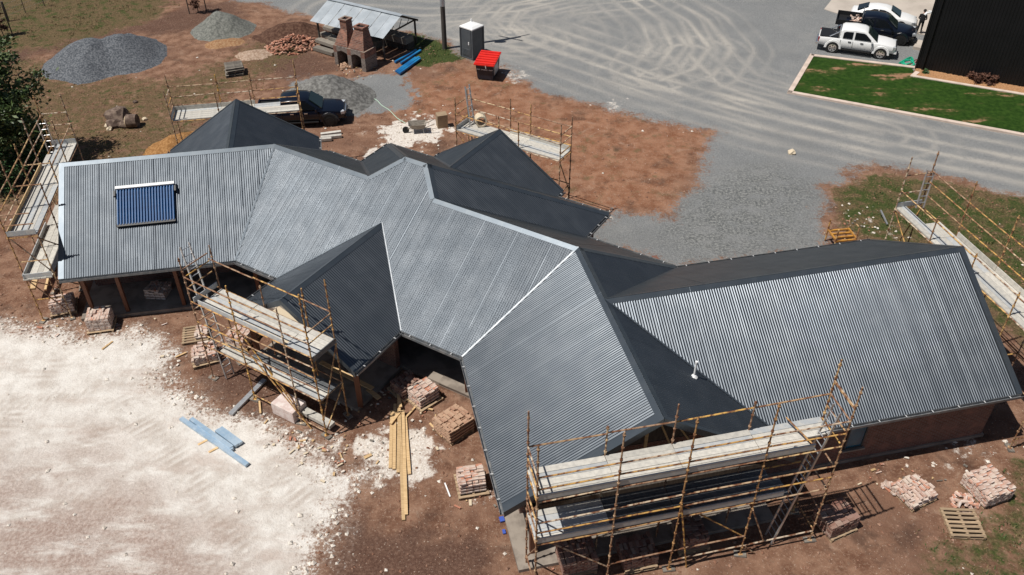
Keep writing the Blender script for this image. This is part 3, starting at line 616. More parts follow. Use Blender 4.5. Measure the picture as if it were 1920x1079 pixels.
# window in the brick wall of the right wing
def window(fr, uc, n_, w, z0, z1, name='window'):
    fm = MB(); d = .05
    for a, b_, c, e in ((uc-w/2, uc+w/2, z0, z0+.06), (uc-w/2, uc+w/2, z1-.06, z1), (uc-w/2, uc-w/2+.06, z0, z1), (uc+w/2-.06, uc+w/2, z0, z1)): fm.box(a, b_, n_-.16, n_-.06, c, e)
    fo = fm.build(name, M['fascia'], house); fo.matrix_parent_inverse = root_matrix(house).inverted(); fo.rotation_euler = (0, 0, fr.a)
    MB().box(uc-w/2+.05, uc+w/2-.05, n_-.135, n_-.125, z0+.05, z1-.05).build('pane', M['winblue'], fo)
    MB().box(uc-w/2-.08, uc+w/2+.08, n_-.24, n_-.12, z0-.07, z0-.003).build('sill', M['concrete'], fo)
M['winblue'] = mk('window_wrapped_in_blue_film', (.015, .09, .15), .2, 0, (.02, .13, .2), 2)
window(FR_, 16.5, 17.72, .75, .75, 2.2)
window(FL, -7.2, 34.2, 1.8, .9, 2.1); window(FM, -15.2, 22.0, 1.6, .3, 2.1)
# evacuated tube collector on the left wing
wa, wb = at(222, 351, 4.8), at(327, 341, 4.8)
ua, na = FL.un(at(218, 350, zat(LF, at(218, 350, 4.75)))); ub, _ = FL.un(at(327, 341, 4.8))
_, nb = FL.un(at(222, 419, 3.9))
SC = thing('solar_water_heater', 'blue evacuated tube solar collector with white header on the left wing roof', 'solar collector', fr_pt(FL, ua, nb, zat(LF, FL.xy(ua, nb))), FL.a)
kk = kL; sl_ = math.atan(kk); Lh = (na-nb)/math.cos(sl_); wd = ub-ua
def tilt(o): o.rotation_euler = (sl_, 0, 0); return o
hd = MB().box(-.02, wd+.02, Lh-.12, Lh, .1, .22); tilt(hd.build('header', M['white'], SC))
fmz = MB()
for x in (.02, wd/2, wd-.02): fmz.box(x-.02, x+.02, 0, Lh-.1, .03, .06)
for y in (.04, Lh*.36, Lh*.68): fmz.box(0, wd, y-.02, y+.02, .045, .075)
fmz.box(0, wd, -.05, .06, .03, .13); tilt(fmz.build('frame', M['black_plastic'], SC))
tm = MB().tube((0, .02, 0), (0, Lh-.12, 0), .04, 10).mesh('tube', M['bluetube'], 40)
tilt(MB().box(.03, wd-.03, .06, Lh-.12, .078, .086).build('backing', M['bluetube'], SC)); nt_ = 20  # blue panel added behind the tubes to cover the dark gaps
for i in range(nt_):
    t = link('tube', tm, SC); t.rotation_euler = (sl_, 0, 0)
    t.location = Matrix.Rotation(sl_, 3, 'X') @ Vector((.06+(wd-.12)*i/(nt_-1), 0, .115))
bk = MB()
for x in (-.05, wd+.05): bk.box(x-.05, x+.03, Lh-.45, Lh-.2, .05, .2)
tilt(bk.build('end_bracket', M['black_plastic'], SC))
cl = MB()
for y in (Lh*.36, Lh*.68):
    for i in range(nt_): x = .06+(wd-.12)*i/(nt_-1); cl.box(x-.012, x+.012, y-.012, y+.012, .14, .15)
tilt(cl.build('tube_clips', M['bluetube'], SC))
# ------------------------------------------------------------------ scaffolds
_mc = {}
def cached(key, fn):
    if key not in _mc: _mc[key] = fn()
    return _mc[key]
def std_mesh(h):
    def f():
        mb = MB().tube((0, 0, .03), (0, 0, h), .027, 7)
        z = .35
        while z < h-.1: mb.tube((0, 0, z), (0, 0, z+.055), .05, 6); z += .5
        mb.box(-.075, .075, -.075, .075, .02, .03); return mb.mesh('standard', M['tube'])
    return cached(('std', round(h, 2)), f)
def tube_mesh(L, mat='tube'):
    return cached(('t', round(L, 2), mat), lambda: MB().tube((0, 0, 0), (L, 0, 0), .027, 6).mesh('ledger', M[mat]))
def plank_mesh(L, mat): 
    def f():
        mb = MB().box(0, L-.015, 0, .22, -.06, 0)
        for x in (.0, L-.075): mb.box(x, x+.06, .0, .22, .001, .004)
        return mb.mesh('plank', M[mat])
    return cached(('p', round(L, 2), mat), f)
class Scaffold:
    def __init__(s, label, fr, us, nin, nout):
        s.fr, s.us, s.nin, s.nout = fr, us, nin, nout
        p = fr.xy(us[0], nin); s.o = thing('scaffold', label, 'scaffold', (p[0], p[1], 0), fr.a, 'scaffolds standing round the house'); s.y = {'i': 0, 'o': nout-nin}
    def x(s, u): return u-s.us[0]
    def std(s, row, hs, us=None):
        for u, h in zip(us or s.us, hs):
            if not h: continue
            o = link('standard', std_mesh(h), s.o); o.location = (s.x(u), s.y[row], .04); o.rotation_euler = (random.uniform(-.004, .004), random.uniform(-.004, .004), random.random()*6)
            sb = cached('sole', lambda: MB().box(-.2, .2, -.11, .11, -.04, .022).mesh('sole_board', M['oldwood'])); b = link('sole_board', sb, o); b.rotation_euler = (0, 0, -o.rotation_euler.z+random.uniform(-.4, .4))
    def tube(s, p, q, name='ledger', mat='tube'):
        p = Vector(p); q = Vector(q); d = q-p; o = link(name, tube_mesh(d.length, mat), s.o); o.location = p; o.rotation_euler = d.to_track_quat('X', 'Z').to_euler()
    def led(s, row, zs, i0=0, i1=None, name='ledger', jit=.03):
        i1 = len(s.us)-1 if i1 is None else i1
        for z in zs:
            for i in range(i0, i1): s.tube((s.x(s.us[i]), s.y[row], z+random.uniform(-jit, jit)), (s.x(s.us[i+1]), s.y[row], z+random.uniform(-jit, jit)), name)
    def cross(s, zs, idx=None, name='transom'):
        for i in (range(len(s.us)) if idx is None else idx):
            for z in zs: s.tube((s.x(s.us[i]), s.y['i'], z), (s.x(s.us[i]), s.y['o'], z), name)
    def deck(s, z, u0, u1, rows, mats, side=None, breaks=None):
        bs = [u0]+[u for u in (breaks or s.us) if u0+.3 < u < u1-.3]+[u1]; y0, y1 = sorted(s.y.values()); w = .232
        for k in rows:
            y = y0+.03+k*w
            for a, b in zip(bs[:-1], bs[1:]):
                m = random.choice(mats); o = link('plank', plank_mesh(b-a, m), s.o); o.location = (s.x(a)+random.uniform(-.01, .01), y, z+random.uniform(0, .006)); o.rotation_euler = (random.uniform(-.006, .006), 0, random.uniform(-.002, .002))
    def toe(s, z, u0, u1, y, mat='deck', h=.22):
        bs = [u0]+[u for u in s.us if u0+.3 < u < u1-.3]+[u1]
        for a, b in zip(bs[:-1], bs[1:]):
            o = link('toe_board', cached(('toe', round(b-a, 2), mat, h), lambda: MB().box(0, b-a-.02, -.018, .018, 0, h).mesh('toe_board', M[mat])), s.o); o.location = (s.x(a), y, z+.01)
    def endtoe(s, z, u, mat='deckblue', h=.22):
        y0, y1 = sorted(s.y.values()); o = MB().box(-.018, .018, y0+.03, y1-.03, 0, h).build('toe_board', M[mat], s.o); o.location = (s.x(u), 0, z+.01)
    def brace(s, row, u0, z0, u1, z1, dy=.05): s.tube((s.x(u0), s.y[row]+dy, z0), (s.x(u1), s.y[row]+dy, z1), 'brace')
    def xbrace(s, u, z0, z1): s.tube((s.x(u)+.04, s.y['i'], z0), (s.x(u)+.04, s.y['o'], z1), 'brace')
DK = ['deck', 'deck', 'deck', 'deck', 'deck', 'deckrust', 'deckblue', 'deckblue']
# S1 front right
s = Scaffold('long two level scaffold along the front gable beside the brick wall, nearest to the camera', FR_, [4.05, 6.41, 8.51, 11.0, 13.5], 15.98, 14.8)
s.std('o', [7.05, 7.0, 7.0, 7.0, 7.1]); s.std('i', [7.15, 5.95, 6.4, 5.95, 7.1])
s.led('o', [5.75, 5.25, 4.68]); s.led('o', [3.75, 3.25, 2.68]); s.led('o', [1.0], 1, 3); s.led('o', [.5], 2, 4)
s.led('i', [5.7, 4.68, 2.68]); s.cross([4.66, 2.66]); s.cross([5.75, 5.25], [0, 4]); s.cross([6.3, 3.7, 1.6, .6], [4]); s.cross([3.75, 3.25, .55], [0])
s.deck(4.75, 4.05, 13.4, [2, 3, 4], DK); s.deck(4.75, 4.05, 12.55, [0, 1], DK)
s.deck(2.75, 4.05, 6.41, [0, 1, 2, 3, 4], ['deck', 'deckblue']); s.deck(2.75, 6.41, 11.9, [3, 4], ['deckshade']); s.deck(2.75, 6.41, 12.2, [0, 1, 2], ['deckshade'])  # first bay keeps the sunlit plank colour, the rest the shade-darkened one
s.toe(4.75, 4.05, 12.6, s.y['o']+.02, 'deckblue'); s.toe(2.75, 4.05, 12, s.y['o']+.02, 'deckblue'); s.endtoe(4.75, 4.1, 'deck')
s.brace('o', 4.05, 3.05, 6.41, .75); s.brace('o', 8.51, 3.3, 11.0, .9); s.brace('o', 8.51, 3.4, 9.1, .0, -.06); s.brace('o', 11.0, 2.4, 11.7, .6, -.06); s.brace('o', 11.0, .6, 11.5, -.0, -.08); s.xbrace(4.05, .5, 2.6); s.xbrace(4.05, 2.6, 4.6)
s.tube((s.x(12.2), s.y['i'], 5.0), (s.x(12.55), s.y['o'], 4.9), 'transom'); s.cross([6.25], [4])
# S2 left middle
s = Scaffold('two level scaffold in front of the left porch gable, with several pole rails', FM, [-23.5, -21.2, -18.75, -17.5], 16.4, 15.17)
s.std('o', [6.0, 5.65, 5.7, 6.8]); s.std('i', [5.9, 4.95, 5.7, 6.6], [-23.3, -20.95, -18.75, -17.5])
s.led('o', [5.15, 4.65, 4.0, 3.5, 3.0, 2.45, 1.85]); s.led('o', [.25], 1, 3); s.led('i', [5.25, 3.92, 1.85]); s.cross([3.9, 1.82]); s.cross([5.15, 4.65], [0, 3]); s.cross([3.6, 3.0], [0]); s.cross([5.5], [0])
s.deck(4.0, -23.1, -17.45, [0, 1, 2, 3, 4], ['deck', 'deck', 'deck', 'deckblue', 'cream']); s.deck(1.92, -22.6, -17.45, [0, 1], ['deck', 'deckblue', 'deck']); s.deck(1.92, -21.3, -17.45, [2, 3], ['deckshade'])
s.toe(4.0, -23.1, -18.75, s.y['o']+.03, 'deckblue'); s.endtoe(3.78, -17.47, 'deckshade', .24); s.endtoe(4.0, -23.35)
s.brace('o', -21.2, 3.6, -18.6, .25); s.brace('o', -21.2, 3.2, -18.2, .05, -.06); s.brace('o', -20.9, 3.0, -19.0, .9, .1); s.xbrace(-17.5, 3.8, 1.0); s.xbrace(-17.5, 1.8, .3)
# S3 left end
s = Scaffold('tall scaffold past the left end of the house beside the dark tree', Fr(100.5), [32.1, 34.2, 36.0, 37.85, 39.95], 13.78, 14.95)
s.std('o', [6.7, 6.8, 6.6, 6.9, 7.0]); s.std('i', [4.3, 5.6, 5.7, 6.7, 7.0])
s.led('o', [6.0, 5.5, 5.0, 4.42, 2.4]); s.led('i', [4.42, 2.4], 0, 4); s.led('i', [5.5], 2, 4); s.cross([4.4, 2.38]); s.cross([6.1, 5.5, 5.0], [4]); s.cross([5.5, 5.0, 3.2, 1.2], [0]); s.cross([5.6], [1, 2])
s.deck(4.5, 32.15, 39.95, [0, 1, 2, 3], ['deck', 'deck', 'deckblue']); s.deck(4.5, 32.15, 39.0, [4], ['deckblue', 'deck']); s.deck(2.45, 31.9, 37.8, [0, 1, 2, 3, 4], ['deck'])
s.toe(4.5, 32.15, 37.9, s.y['o']-.05, 'pine', .2); s.endtoe(4.5, 32.1); s.endtoe(4.5, 39.95); s.toe(2.45, 31.9, 36, s.y['o']-.04, 'deckblue'); s.endtoe(2.45, 31.95)
s.brace('o', 32.1, 2.3, 34.2, .4); s.brace('i', 32.1, 4.3, 34.2, 2.4); s.xbrace(32.1, .3, 2.3); s.xbrace(32.15, 2.4, 4.4); s.brace('i', 32.1, 2.2, 34.2, .3)
# S4 right end
s = Scaffold('scaffold along the far right gable end, with an aluminium ladder at its far end', Fr(-77.5), [-26.6, -24.15, -21.7, -19.3, -16.9], 22.62, 23.85)
s.std('o', [7.0, 7.0, 7.0, 7.0, 7.0]); s.std('i', [6.9, 5.5, 5.5, 5.5, 5.5]); s.led('o', [6.1, 5.6, 5.05, 4.42, 2.4]); s.led('i', [5.35, 4.42, 2.4]); s.cross([4.4, 2.4, .5]); s.cross([6.05, 5.2], [0]); s.xbrace(-26.6, .4, 4.3); s.brace('i', -26.6, 4.3, -24.15, 2.4); s.brace('i', -24.15, 2.3, -21.7, .3); s.brace('o', -24.15, 4.2, -26.6, .3)
s.deck(4.5, -26.6, -16.9, [0, 1], ['deck', 'deck', 'deckblue']); s.deck(4.5, -25.2, -16.9, [2, 3, 4], ['deck', 'deck', 'deckblue'])
s.toe(4.5, -24.1, -16.9, s.y['o']-.03, 'deck'); s.endtoe(4.5, -26.6)
# S5 behind the left rear gable
s = Scaffold('scaffold behind the pointed rear left gable, dark pickup parked beyond it', FL, [-9.85, -7.45, -5.75, -3.4], 42.5, 43.7)
s.std('o', [5.9, 5.75, 5.7, 6.2]); s.std('i', [5.6, 5.3, 5.3, 5.5]); s.led('o', [5.3, 4.75, 4.25, 3.92, 2.2]); s.led('i', [3.92, 2.2]); s.cross([3.9, 2.2]); s.cross([5.2, 4.75, 4.3], [0, 3])
s.deck(4.0, -9.8, -3.4, [0, 1, 2], ['deck', 'deckrust', 'deck']); s.deck(4.0, -9.8, -4.4, [3, 4], ['deck', 'deckblue']); s.toe(4.0, -9.8, -5.7, s.y['o']-.03, 'deck'); s.endtoe(4.0, -9.83); s.xbrace(-9.85, .3, 2.2); s.brace('i', -9.85, 2.1, -7.45, .3); s.xbrace(-3.4, 3.9, .4)
# S6 behind the middle rear gable
s = Scaffold('scaffold behind the middle rear gable with limed planks and a silver ladder', FM, [-22.75, -20.2, -19.05, -16.78], 31.75, 32.88)
s.std('o', [5.7, 5.8, 5.8, 5.75]); s.std('i', [5.7, 5.35, 5.35, 5.85]); s.led('o', [5.25, 4.72, 4.25, 3.92, 2.1]); s.led('i', [4.85, 3.92, 2.1]); s.cross([3.9, 2.1]); s.cross([5.3, 4.8, 4.3], [0, 3]); s.xbrace(-16.78, 3.8, 1.6); s.xbrace(-16.78, .2, 1.9); s.brace('i', -22.75, 3.8, -20.6, 1.9)
s.deck(4.0, -22.7, -16.8, [0, 1, 2, 3, 4], ['deck', 'deck', 'deck', 'deckblue']); s.toe(4.0, -20.2, -16.8, s.y['o']-.03, 'deck'); s.endtoe(4.0, -22.7)

def ladder(label, foot, top, w=.4, step=.3, mat='alu'):
    foot = Vector(foot); top = Vector(top); d = top-foot; L = d.length
    o = thing('ladder', label, 'ladder', foot, 0, 'ladders on the scaffolds'); d.normalize()
    return o, d, L
def ladder_at(label, fr, u0, n0_, z0, u1, n1_, z1, axis, w=.4):
    p0 = Vector(fr_pt(fr, u0, n0_, z0)); p1 = Vector(fr_pt(fr, u1, n1_, z1)); d = p1-p0; L = d.length
    a = Vector((fr.u[0], fr.u[1], 0)) if axis == 'u' else Vector((fr.n[0], fr.n[1], 0)); d.normalize(); a = (a-d*a.dot(d)).normalized(); up = a.cross(d)
    o = bpy.data.objects.new('ladder', None); COL.objects.link(o); tag(o, label, 'ladder', 'ladders on the scaffolds')
    o.matrix_world = Matrix(((a.x, d.x, up.x, p0.x), (a.y, d.y, up.y, p0.y), (a.z, d.z, up.z, p0.z), (0, 0, 0, 1)))
    for x in (-w/2, w/2): MB().box(x-.018, x+.018, 0, L, -.035, .035).build('rail', M['alu'], o)
    rm = MB().tube((-w/2, 0, 0), (w/2, 0, 0), .018, 6).mesh('rung', M['alu']); y = .25
    while y < L-.1: r = link('rung', rm, o); r.location = (0, y, 0); y += .29
    return o
ladder_at('long silver ladder leaning up the right end of the nearest scaffold', FR_, 12.15, 15.1, .04, 13.2, 15.15, 6.0, 'n')
ladder_at('silver ladder standing at the left end of the porch scaffold', FM, -23.0, 15.6, .04, -23.75, 15.75, 6.2, 'n')
ladder_at('silver ladder standing on the deck of the far right scaffold', Fr(-77.5), -26.35, 23.6, 4.5, -26.6, 23.75, 6.2, 'n', .36)
ladder_at('silver ladder rising above the deck of the middle rear scaffold', FM, -22.2, 32.6, 3.0, -22.65, 32.75, 6.0, 'n', .36)
ladder_at('silver ladder below the deck at the far end of the left scaffold', Fr(100.5), 39.3, 14.75, 2.4, 39.5, 14.85, 6.0, 'n', .36)

# ------------------------------------------------------------------ bricks and pallets
brick_me = {}
def brick_mesh(mat):
    def f():
        bm = bmesh.new(); bmesh.ops.create_cube(bm, size=1); bmesh.ops.scale(bm, vec=(.228, .108, .075), verts=bm.verts)
        bmesh.ops.bevel(bm, geom=bm.edges[:], offset=.006, segments=1, affect='EDGES'); me = bpy.data.meshes.new('brick'); bm.to_mesh(me); bm.free(); me.materials.append(M[mat]); return me
    return cached(('brick', mat), f)
def pallet_parts(o, w=1.16, z0=0., nslat=7, mat='pallet', axis=0):
    sm_ = cached(('slat', w, mat), lambda: MB().box(-w/2, w/2, -.05, .05, 0, .02).mesh('slat', M[mat]))
    bmh = cached(('bear', w, mat), lambda: MB().box(-.04, .04, -w/2, w/2, 0, .09).mesh('bearer', M[mat]))
    for i in range(nslat):
        y = -w/2+.05+(w-.1)*i/(nslat-1); s_ = link('slat', sm_, o); s_.location = (random.uniform(-.01, .01), y+random.uniform(-.012, .012), z0+.115); s_.rotation_euler = (0, 0, random.uniform(-.012, .012))
        if i % 3 == 0: s_ = link('slat', sm_, o); s_.location = (0, y, z0+.003)
    for x in (-w/2+.05, 0, w/2-.05): b = link('bearer', bmh, o); b.location = (x, 0, z0+.024)
def brick_stack(label, p, rz, layers=8, mat='brick', nx=4, ny=8, drop=.25, mess=1., missing=0, pal=True, group='brick pallets on the site', hole=None):
    o = thing('brick_pallet', label, 'brick pallet', (p[0], p[1], 0), rz, group); me = brick_mesh(mat); z = .14 if pal else .02
    if pal: pallet_parts(o, 1.1)
    sx, sy = .236, .117; W_, D_ = nx*sx, ny*sy
    for k in range(layers):
        rot = k % 2; a, b_ = (nx, ny) if not rot else (int(round(D_/sx)), int(round(W_/sy)))
        for i in range(a):
            for j in range(b_):
                edge = i in (0, a-1) or j in (0, b_-1)
                if k < layers-2 and not edge: continue
                x = (i-(a-1)/2)*sx; y = (j-(b_-1)/2)*sy
                if rot: x, y = y, x
                if missing and k >= layers-missing and (x*math.cos(missing)+y*.9) > .12-.1*(k-layers+missing): continue
                if k == layers-1 and random.random() < drop: continue
                if hole and hole(x, y, k): continue
                q = link('brick', me, o); t = (k > layers-3)*mess
                q.location = (x+random.gauss(0, .006+.012*t), y+random.gauss(0, .006+.01*t), z+.0385+k*.078+random.uniform(0, .002))
                q.rotation_euler = (random.gauss(0, .012*t), random.gauss(0, .012*t), (math.pi/2 if rot else 0)+random.gauss(0, .015+.04*t))
    return o
def heap(label, p, n, r, h, mat, name='brick_heap', cat='brick heap', elong=1., rz=0, group=None):
    o = thing(name, label, cat, (p[0], p[1], 0), rz, group); me = brick_mesh(mat)
    for i in range(n):
        a = random.random()*6.283; t = math.sqrt(random.random()); z = h*(1-t)*random.uniform(.55, 1)
        q = link('brick', me, o); q.location = (math.cos(a)*t*r*elong, math.sin(a)*t*r, .045+z); q.rotation_euler = (random.gauss(0, .35), random.gauss(0, .35), random.random()*3.14)
    return o
A_ = at
brick_stack('tidy square stack of pale pink bricks in front of the left verandah posts', A_(193, 612), R(12), 8, 'brick_pink', 4, 8, .15, .5)
brick_stack('half fallen stack of pale bricks beneath the left end scaffold', A_(122, 580), R(20), 7, 'brick_pink', 4, 8, .3, 2, 2)
brick_stack('stack of bricks in shade on the left verandah floor', A_(300, 556), R(-5), 6, 'brick_pink', 4, 7, .4, 2)
brick_stack('few loose bricks left over the far half of an open slatted pallet', A_(368, 630), R(14), 2, 'brick_pink', 4, 7, .45, 2, 1, hole=lambda x, y, k: x < .05)
brick_stack('untidy brown and pink brick stack just left of the porch scaffold', A_(386, 672), R(22), 5, 'brick_pink', 4, 8, .35, 2.5)
brick_stack('brick stack with light orange tops seen through the porch scaffold rails', A_(455, 640), R(-20), 6, 'brick_pink', 4, 8, .3, 1)
brick_stack('low wide brick stack half in the shade beside the narrow concrete slab edge', A_(795, 750), R(43), 7, 'brick_pink', 4, 7, .12, .6)
brick_stack('dark shaded brick stack touching the pallet beside the slab edge', A_(762, 733), R(43), 6, 'brick', 4, 7, .3, 1)
brick_stack('large tan brown brick stack with a stepped top near the valley of the roof', A_(851, 808), R(42), 8, 'brick_tan', 5, 9, .3, .8)
brick_stack('pale topped brick stack against the roof edge below the tan stack', A_(884, 912), R(12), 7, 'brick_pink', 4, 7, .25, .8)
brick_stack('dark brick stack under the left end of the nearest scaffold', A_(1080, 1056), R(13), 8, 'brick', 5, 8, .2, 1)
brick_stack('dark brick stack under the second bay of the nearest scaffold', A_(1192, 1046), R(13), 6, 'brick', 5, 8, .3, 1)
brick_stack('dark brick stack under the middle of the nearest scaffold', A_(1290, 1012), R(13), 7, 'brick', 4, 8, .3, 1)
brick_stack('brick stack striped by sunlight at the right end of the nearest scaffold', A_(1562, 985), R(24), 7, 'brick', 5, 8, .15, .6)
brick_stack('ragged low pile of pink bricks on a pallet, nearer the brick wall', A_(1710, 930), R(25), 4, 'brick_pink', 5, 9, .35, 2.2)
brick_stack('tallest pink brick stack at the right edge of the site, on green weeds', A_(1845, 925), R(20), 7, 'brick_pink', 5, 10, .2, 1.4)
heap('scattered orange and pink bricks between an empty pallet and the tallest stack', A_(1808, 945), 26, .45, .22, 'brick_pink')
heap('huge messy heap of old red bricks beside the chimney', A_(553, 88), 230, 1.55, .95, 'brick_red', elong=1.35, rz=.3)
heap('small mound of broken bricks beside the low pink pile', A_(1668, 918), 14, .3, .2, 'brick_pink')
def pallet(label, p, rz, n=1, mat='pallet'):
    for i in range(1):
        o = thing('pallet', label, 'pallet', (p[0], p[1], .03), rz, 'empty pallets'); pallet_parts(o, 1.165, 0, 7, mat)
    return o
pallet('empty wooden pallet on bare earth in the bottom right corner', A_(1803, 985), R(-3))
for k in range(4):
    o = thing('pallet', ['lowest pallet of the grey stack in the dry grass', 'second pallet from the ground in the grey stack', 'third pallet from the ground in the grey stack', 'topmost pallet of the grey stack in the dry grass'][k], 'pallet', (A_(441, 138).x+random.uniform(-.06, .06), A_(441, 138).y+random.uniform(-.06, .06), .03+.142*k), R(18)+random.uniform(-.1, .1), 'grey pallets stacked in the grass'); pallet_parts(o, 1.165, 0, 7, 'oldwood')

# ------------------------------------------------------------------ timber, steel and loose things
def planks(name, cat, label, pts, w, h, mat, group=None, z=.03):
    for i, (a, b) in enumerate(pts):
        pa = A_(*a[:2]); pb = A_(*b[:2]); za = a[2] if len(a) > 2 else z; zb = b[2] if len(b) > 2 else za; c = (pa+pb)/2
        o = MB().beam((pa.x-c.x, pa.y-c.y, za+h/2), (pb.x-c.x, pb.y-c.y, zb+h/2), w, h).build(name, M[mat]); o.location = (c.x, c.y, .007*i)
        tag(o, label[i] if isinstance(label, list) else label, cat, group)
planks('timber_board', 'board', ['leftmost board of the fanned bundle of long pine boards', 'wide board second from the left in the fanned pine bundle', 'longest pine board reaching farthest towards the camera', 'second longest pine board next to the longest one', 'rightmost board of the fanned pine bundle', 'dark ended board rising from the shade at the top of the bundle', 'short pine board lying across the head of the bundle', 'middle board of the fanned pine bundle'],
       [((735, 772), (732, 880)), ((741, 760), (739, 882)), ((748, 755, .1), (757, 978, .03)), ((756, 775, .1), (762, 968, .03)), ((760, 785), (768, 892)), ((747, 745, .12), (752, 770, .12)), ((733, 800, .1), (752, 776, .1)), ((749, 770, .04), (747, 890, .04))], .12, .045, 'pine', 'fanned bundle of pine boards')
planks('timber_plank', 'plank', ['sunlit plank lying under the porch roof corner', 'short sunlit plank beyond the porch post'], [((603, 690, .3), (700, 740, .3)), ((690, 735, .1), (712, 752, .1))], .2, .05, 'pine', 'sunlit planks under the porch')
planks('steel_lintel', 'steel beam', 'long flat galvanised steel channel lying diagonally beside the porch scaffold', [((433, 780), (497, 715))], .2, .09, 'galv')
planks('concrete_lintel', 'lintel', 'grey concrete lintel lying under the porch scaffold', [((540, 763, .2), (625, 808, .2))], .3, .16, 'deck')
planks('steel_purlin', 'steel section', ['longest pale blue steel section on the white pad', 'middle pale blue steel section beside the longest one', 'upper of the two short blue steel sections', 'lower of the two short blue steel sections', 'second blue steel section from the long one'],
       [((341, 789), (465, 876)), ((372, 803), (436, 849)), ((415, 808), (453, 836)), ((408, 812), (446, 840)), ((360, 791), (436, 845))], .17, .11, 'bluesteel', 'pale blue steel sections on the white pad', .06)
planks('bearer_block', 'timber block', ['upper pine bearer under the blue steel sections', 'lower pine bearer under the blue steel sections'], [((372, 836), (398, 822)), ((392, 850), (415, 838))], .09, .06, 'pine', 'bearers under the blue steel', .0)
planks('blue_pipe', 'pipe', ['top blue pipe beside the open shed', 'second blue pipe down beside the open shed', 'third blue pipe down beside the open shed', 'fourth blue pipe down beside the open shed', 'lowest light blue pipe nearest the camera'], [((741, 120), (781, 97)), ((752, 122), (789, 98)), ((743, 138), (780, 112)), ((746, 140), (786, 111)), ((749, 142), (788, 114))], .16, .12, 'blue', 'blue pipes by the shed', .06)
planks('stacked_timber', 'timber', ['topmost long white timber of the pile behind the rear gable', 'middle white timber of the pile behind the rear gable', 'lowest white timber of the pile behind the rear gable'], [((602, 256), (640, 251)), ((602, 262), (641, 258)), ((600, 266), (622, 264))], .22, .16, 'deck', 'white timbers behind the rear gable')
planks('old_beam', 'old beam', ['topmost weathered beam left of the fireplace', 'middle weathered beam left of the fireplace', 'lowest weathered beam left of the fireplace', 'short weathered beam under the shed edge'], [((606, 78, .5), (640, 92, .5)), ((597, 85, .3), (635, 98, .3)), ((592, 94, .05), (628, 105, .05)), ((612, 66, .5), (648, 78, .5))], .5, .22, 'oldwood', 'weathered beams left of the fireplace')
planks('stray_stick', 'stick', ['yellow stick on the edge of the white pad near the tidy brick stack', 'pine stick beside the untidy brick stack', 'long thin batten leading from the pine boards to the brick stack', 'white batten by the low brick stack', 'short stick by the porch scaffold foot', 'pale batten along the foot of the tan brick stack'], [((192, 657), (212, 642)), ((330, 672), (350, 663)), ((757, 790), (783, 761)), ((783, 765), (812, 771)), ((487, 755), (489, 778)), ((806, 797), (830, 822))], .07, .04, 'pine', 'stray sticks on the ground')
planks('yellow_plank', 'plank', 'long thick yellow plank propped under the left scaffold', [((70, 562, .55), (100, 480, .95))], .24, .1, 'pine')
planks('second_plank', 'plank', 'narrow second plank beside the yellow one under the left scaffold', [((92, 560, .45), (112, 500, .75))], .1, .08, 'pine')
planks('galvanised_pipe', 'pipe', 'short silver pipe lying near the far right scaffold', [((1648, 405, .3), (1663, 424, .05))], .07, .07, 'alu')
# wrapped brick pack under S2
wp = A_(578, 806); o = MB().obox((0, 0, .3), (1.1, .75, .55), Matrix.Rotation(R(-31), 3, 'Z')).build('wrapped_pack', M['wrap']); o.location = (A_(545, 775).x, A_(545, 775).y, .02); tag(o, 'plastic wrapped pack of bricks under the porch scaffold', 'wrapped pack')
o = MB().box(0, 1.9, 0, .85, .145, .2).build('threshold_slab', M['concrete']); o.location = (A_(822, 712).x, A_(822, 712).y-.35, 0); o.rotation_euler = (0, 0, R(-31)); tag(o, 'narrow pale concrete step by the roof valley beside the brick stacks', 'step')
def debris(name, cat, label, px, sz, mat, rz=0, z=.03, group=None):
    p = A_(*px); o = MB().obox((0, 0, sz[2]/2), sz).build(name, M[mat]); o.location = (p.x, p.y, z); o.rotation_euler = (random.uniform(-.05, .05), random.uniform(-.05, .05), rz); return tag(o, label, cat, group)
debris('timber_offcut', 'offcut', 'triangular pale timber offcut on the white splashed earth', (690, 857), (.3, .14, .03), 'pine', .6)
debris('board_offcut', 'board', 'cream sheet of board leaning near the porch corner', (548, 590), (1.5, .8, .05), 'cream', -.55, .1)
debris('blue_rag', 'plastic', 'upper crumpled blue plastic by the front slab edge', (941, 976), (.16, .2, .06), 'bluebag', .3, group='blue plastic scraps')
debris('blue_rag', 'plastic', 'middle crumpled blue plastic by the front slab edge', (945, 999), (.1, .17, .04), 'bluebag', .2, group='blue plastic scraps')
debris('shovel_plate', 'plastic sheet', 'white bent strip on the earth left of the pale topped brick stack', (839, 920), (.05, .65, .02), 'white', .35)
debris('mixing_box', 'box', 'tan steel drum like box standing on white spilt mortar', (829, 237), (.62, .5, .85), 'pallet', .3, 0)
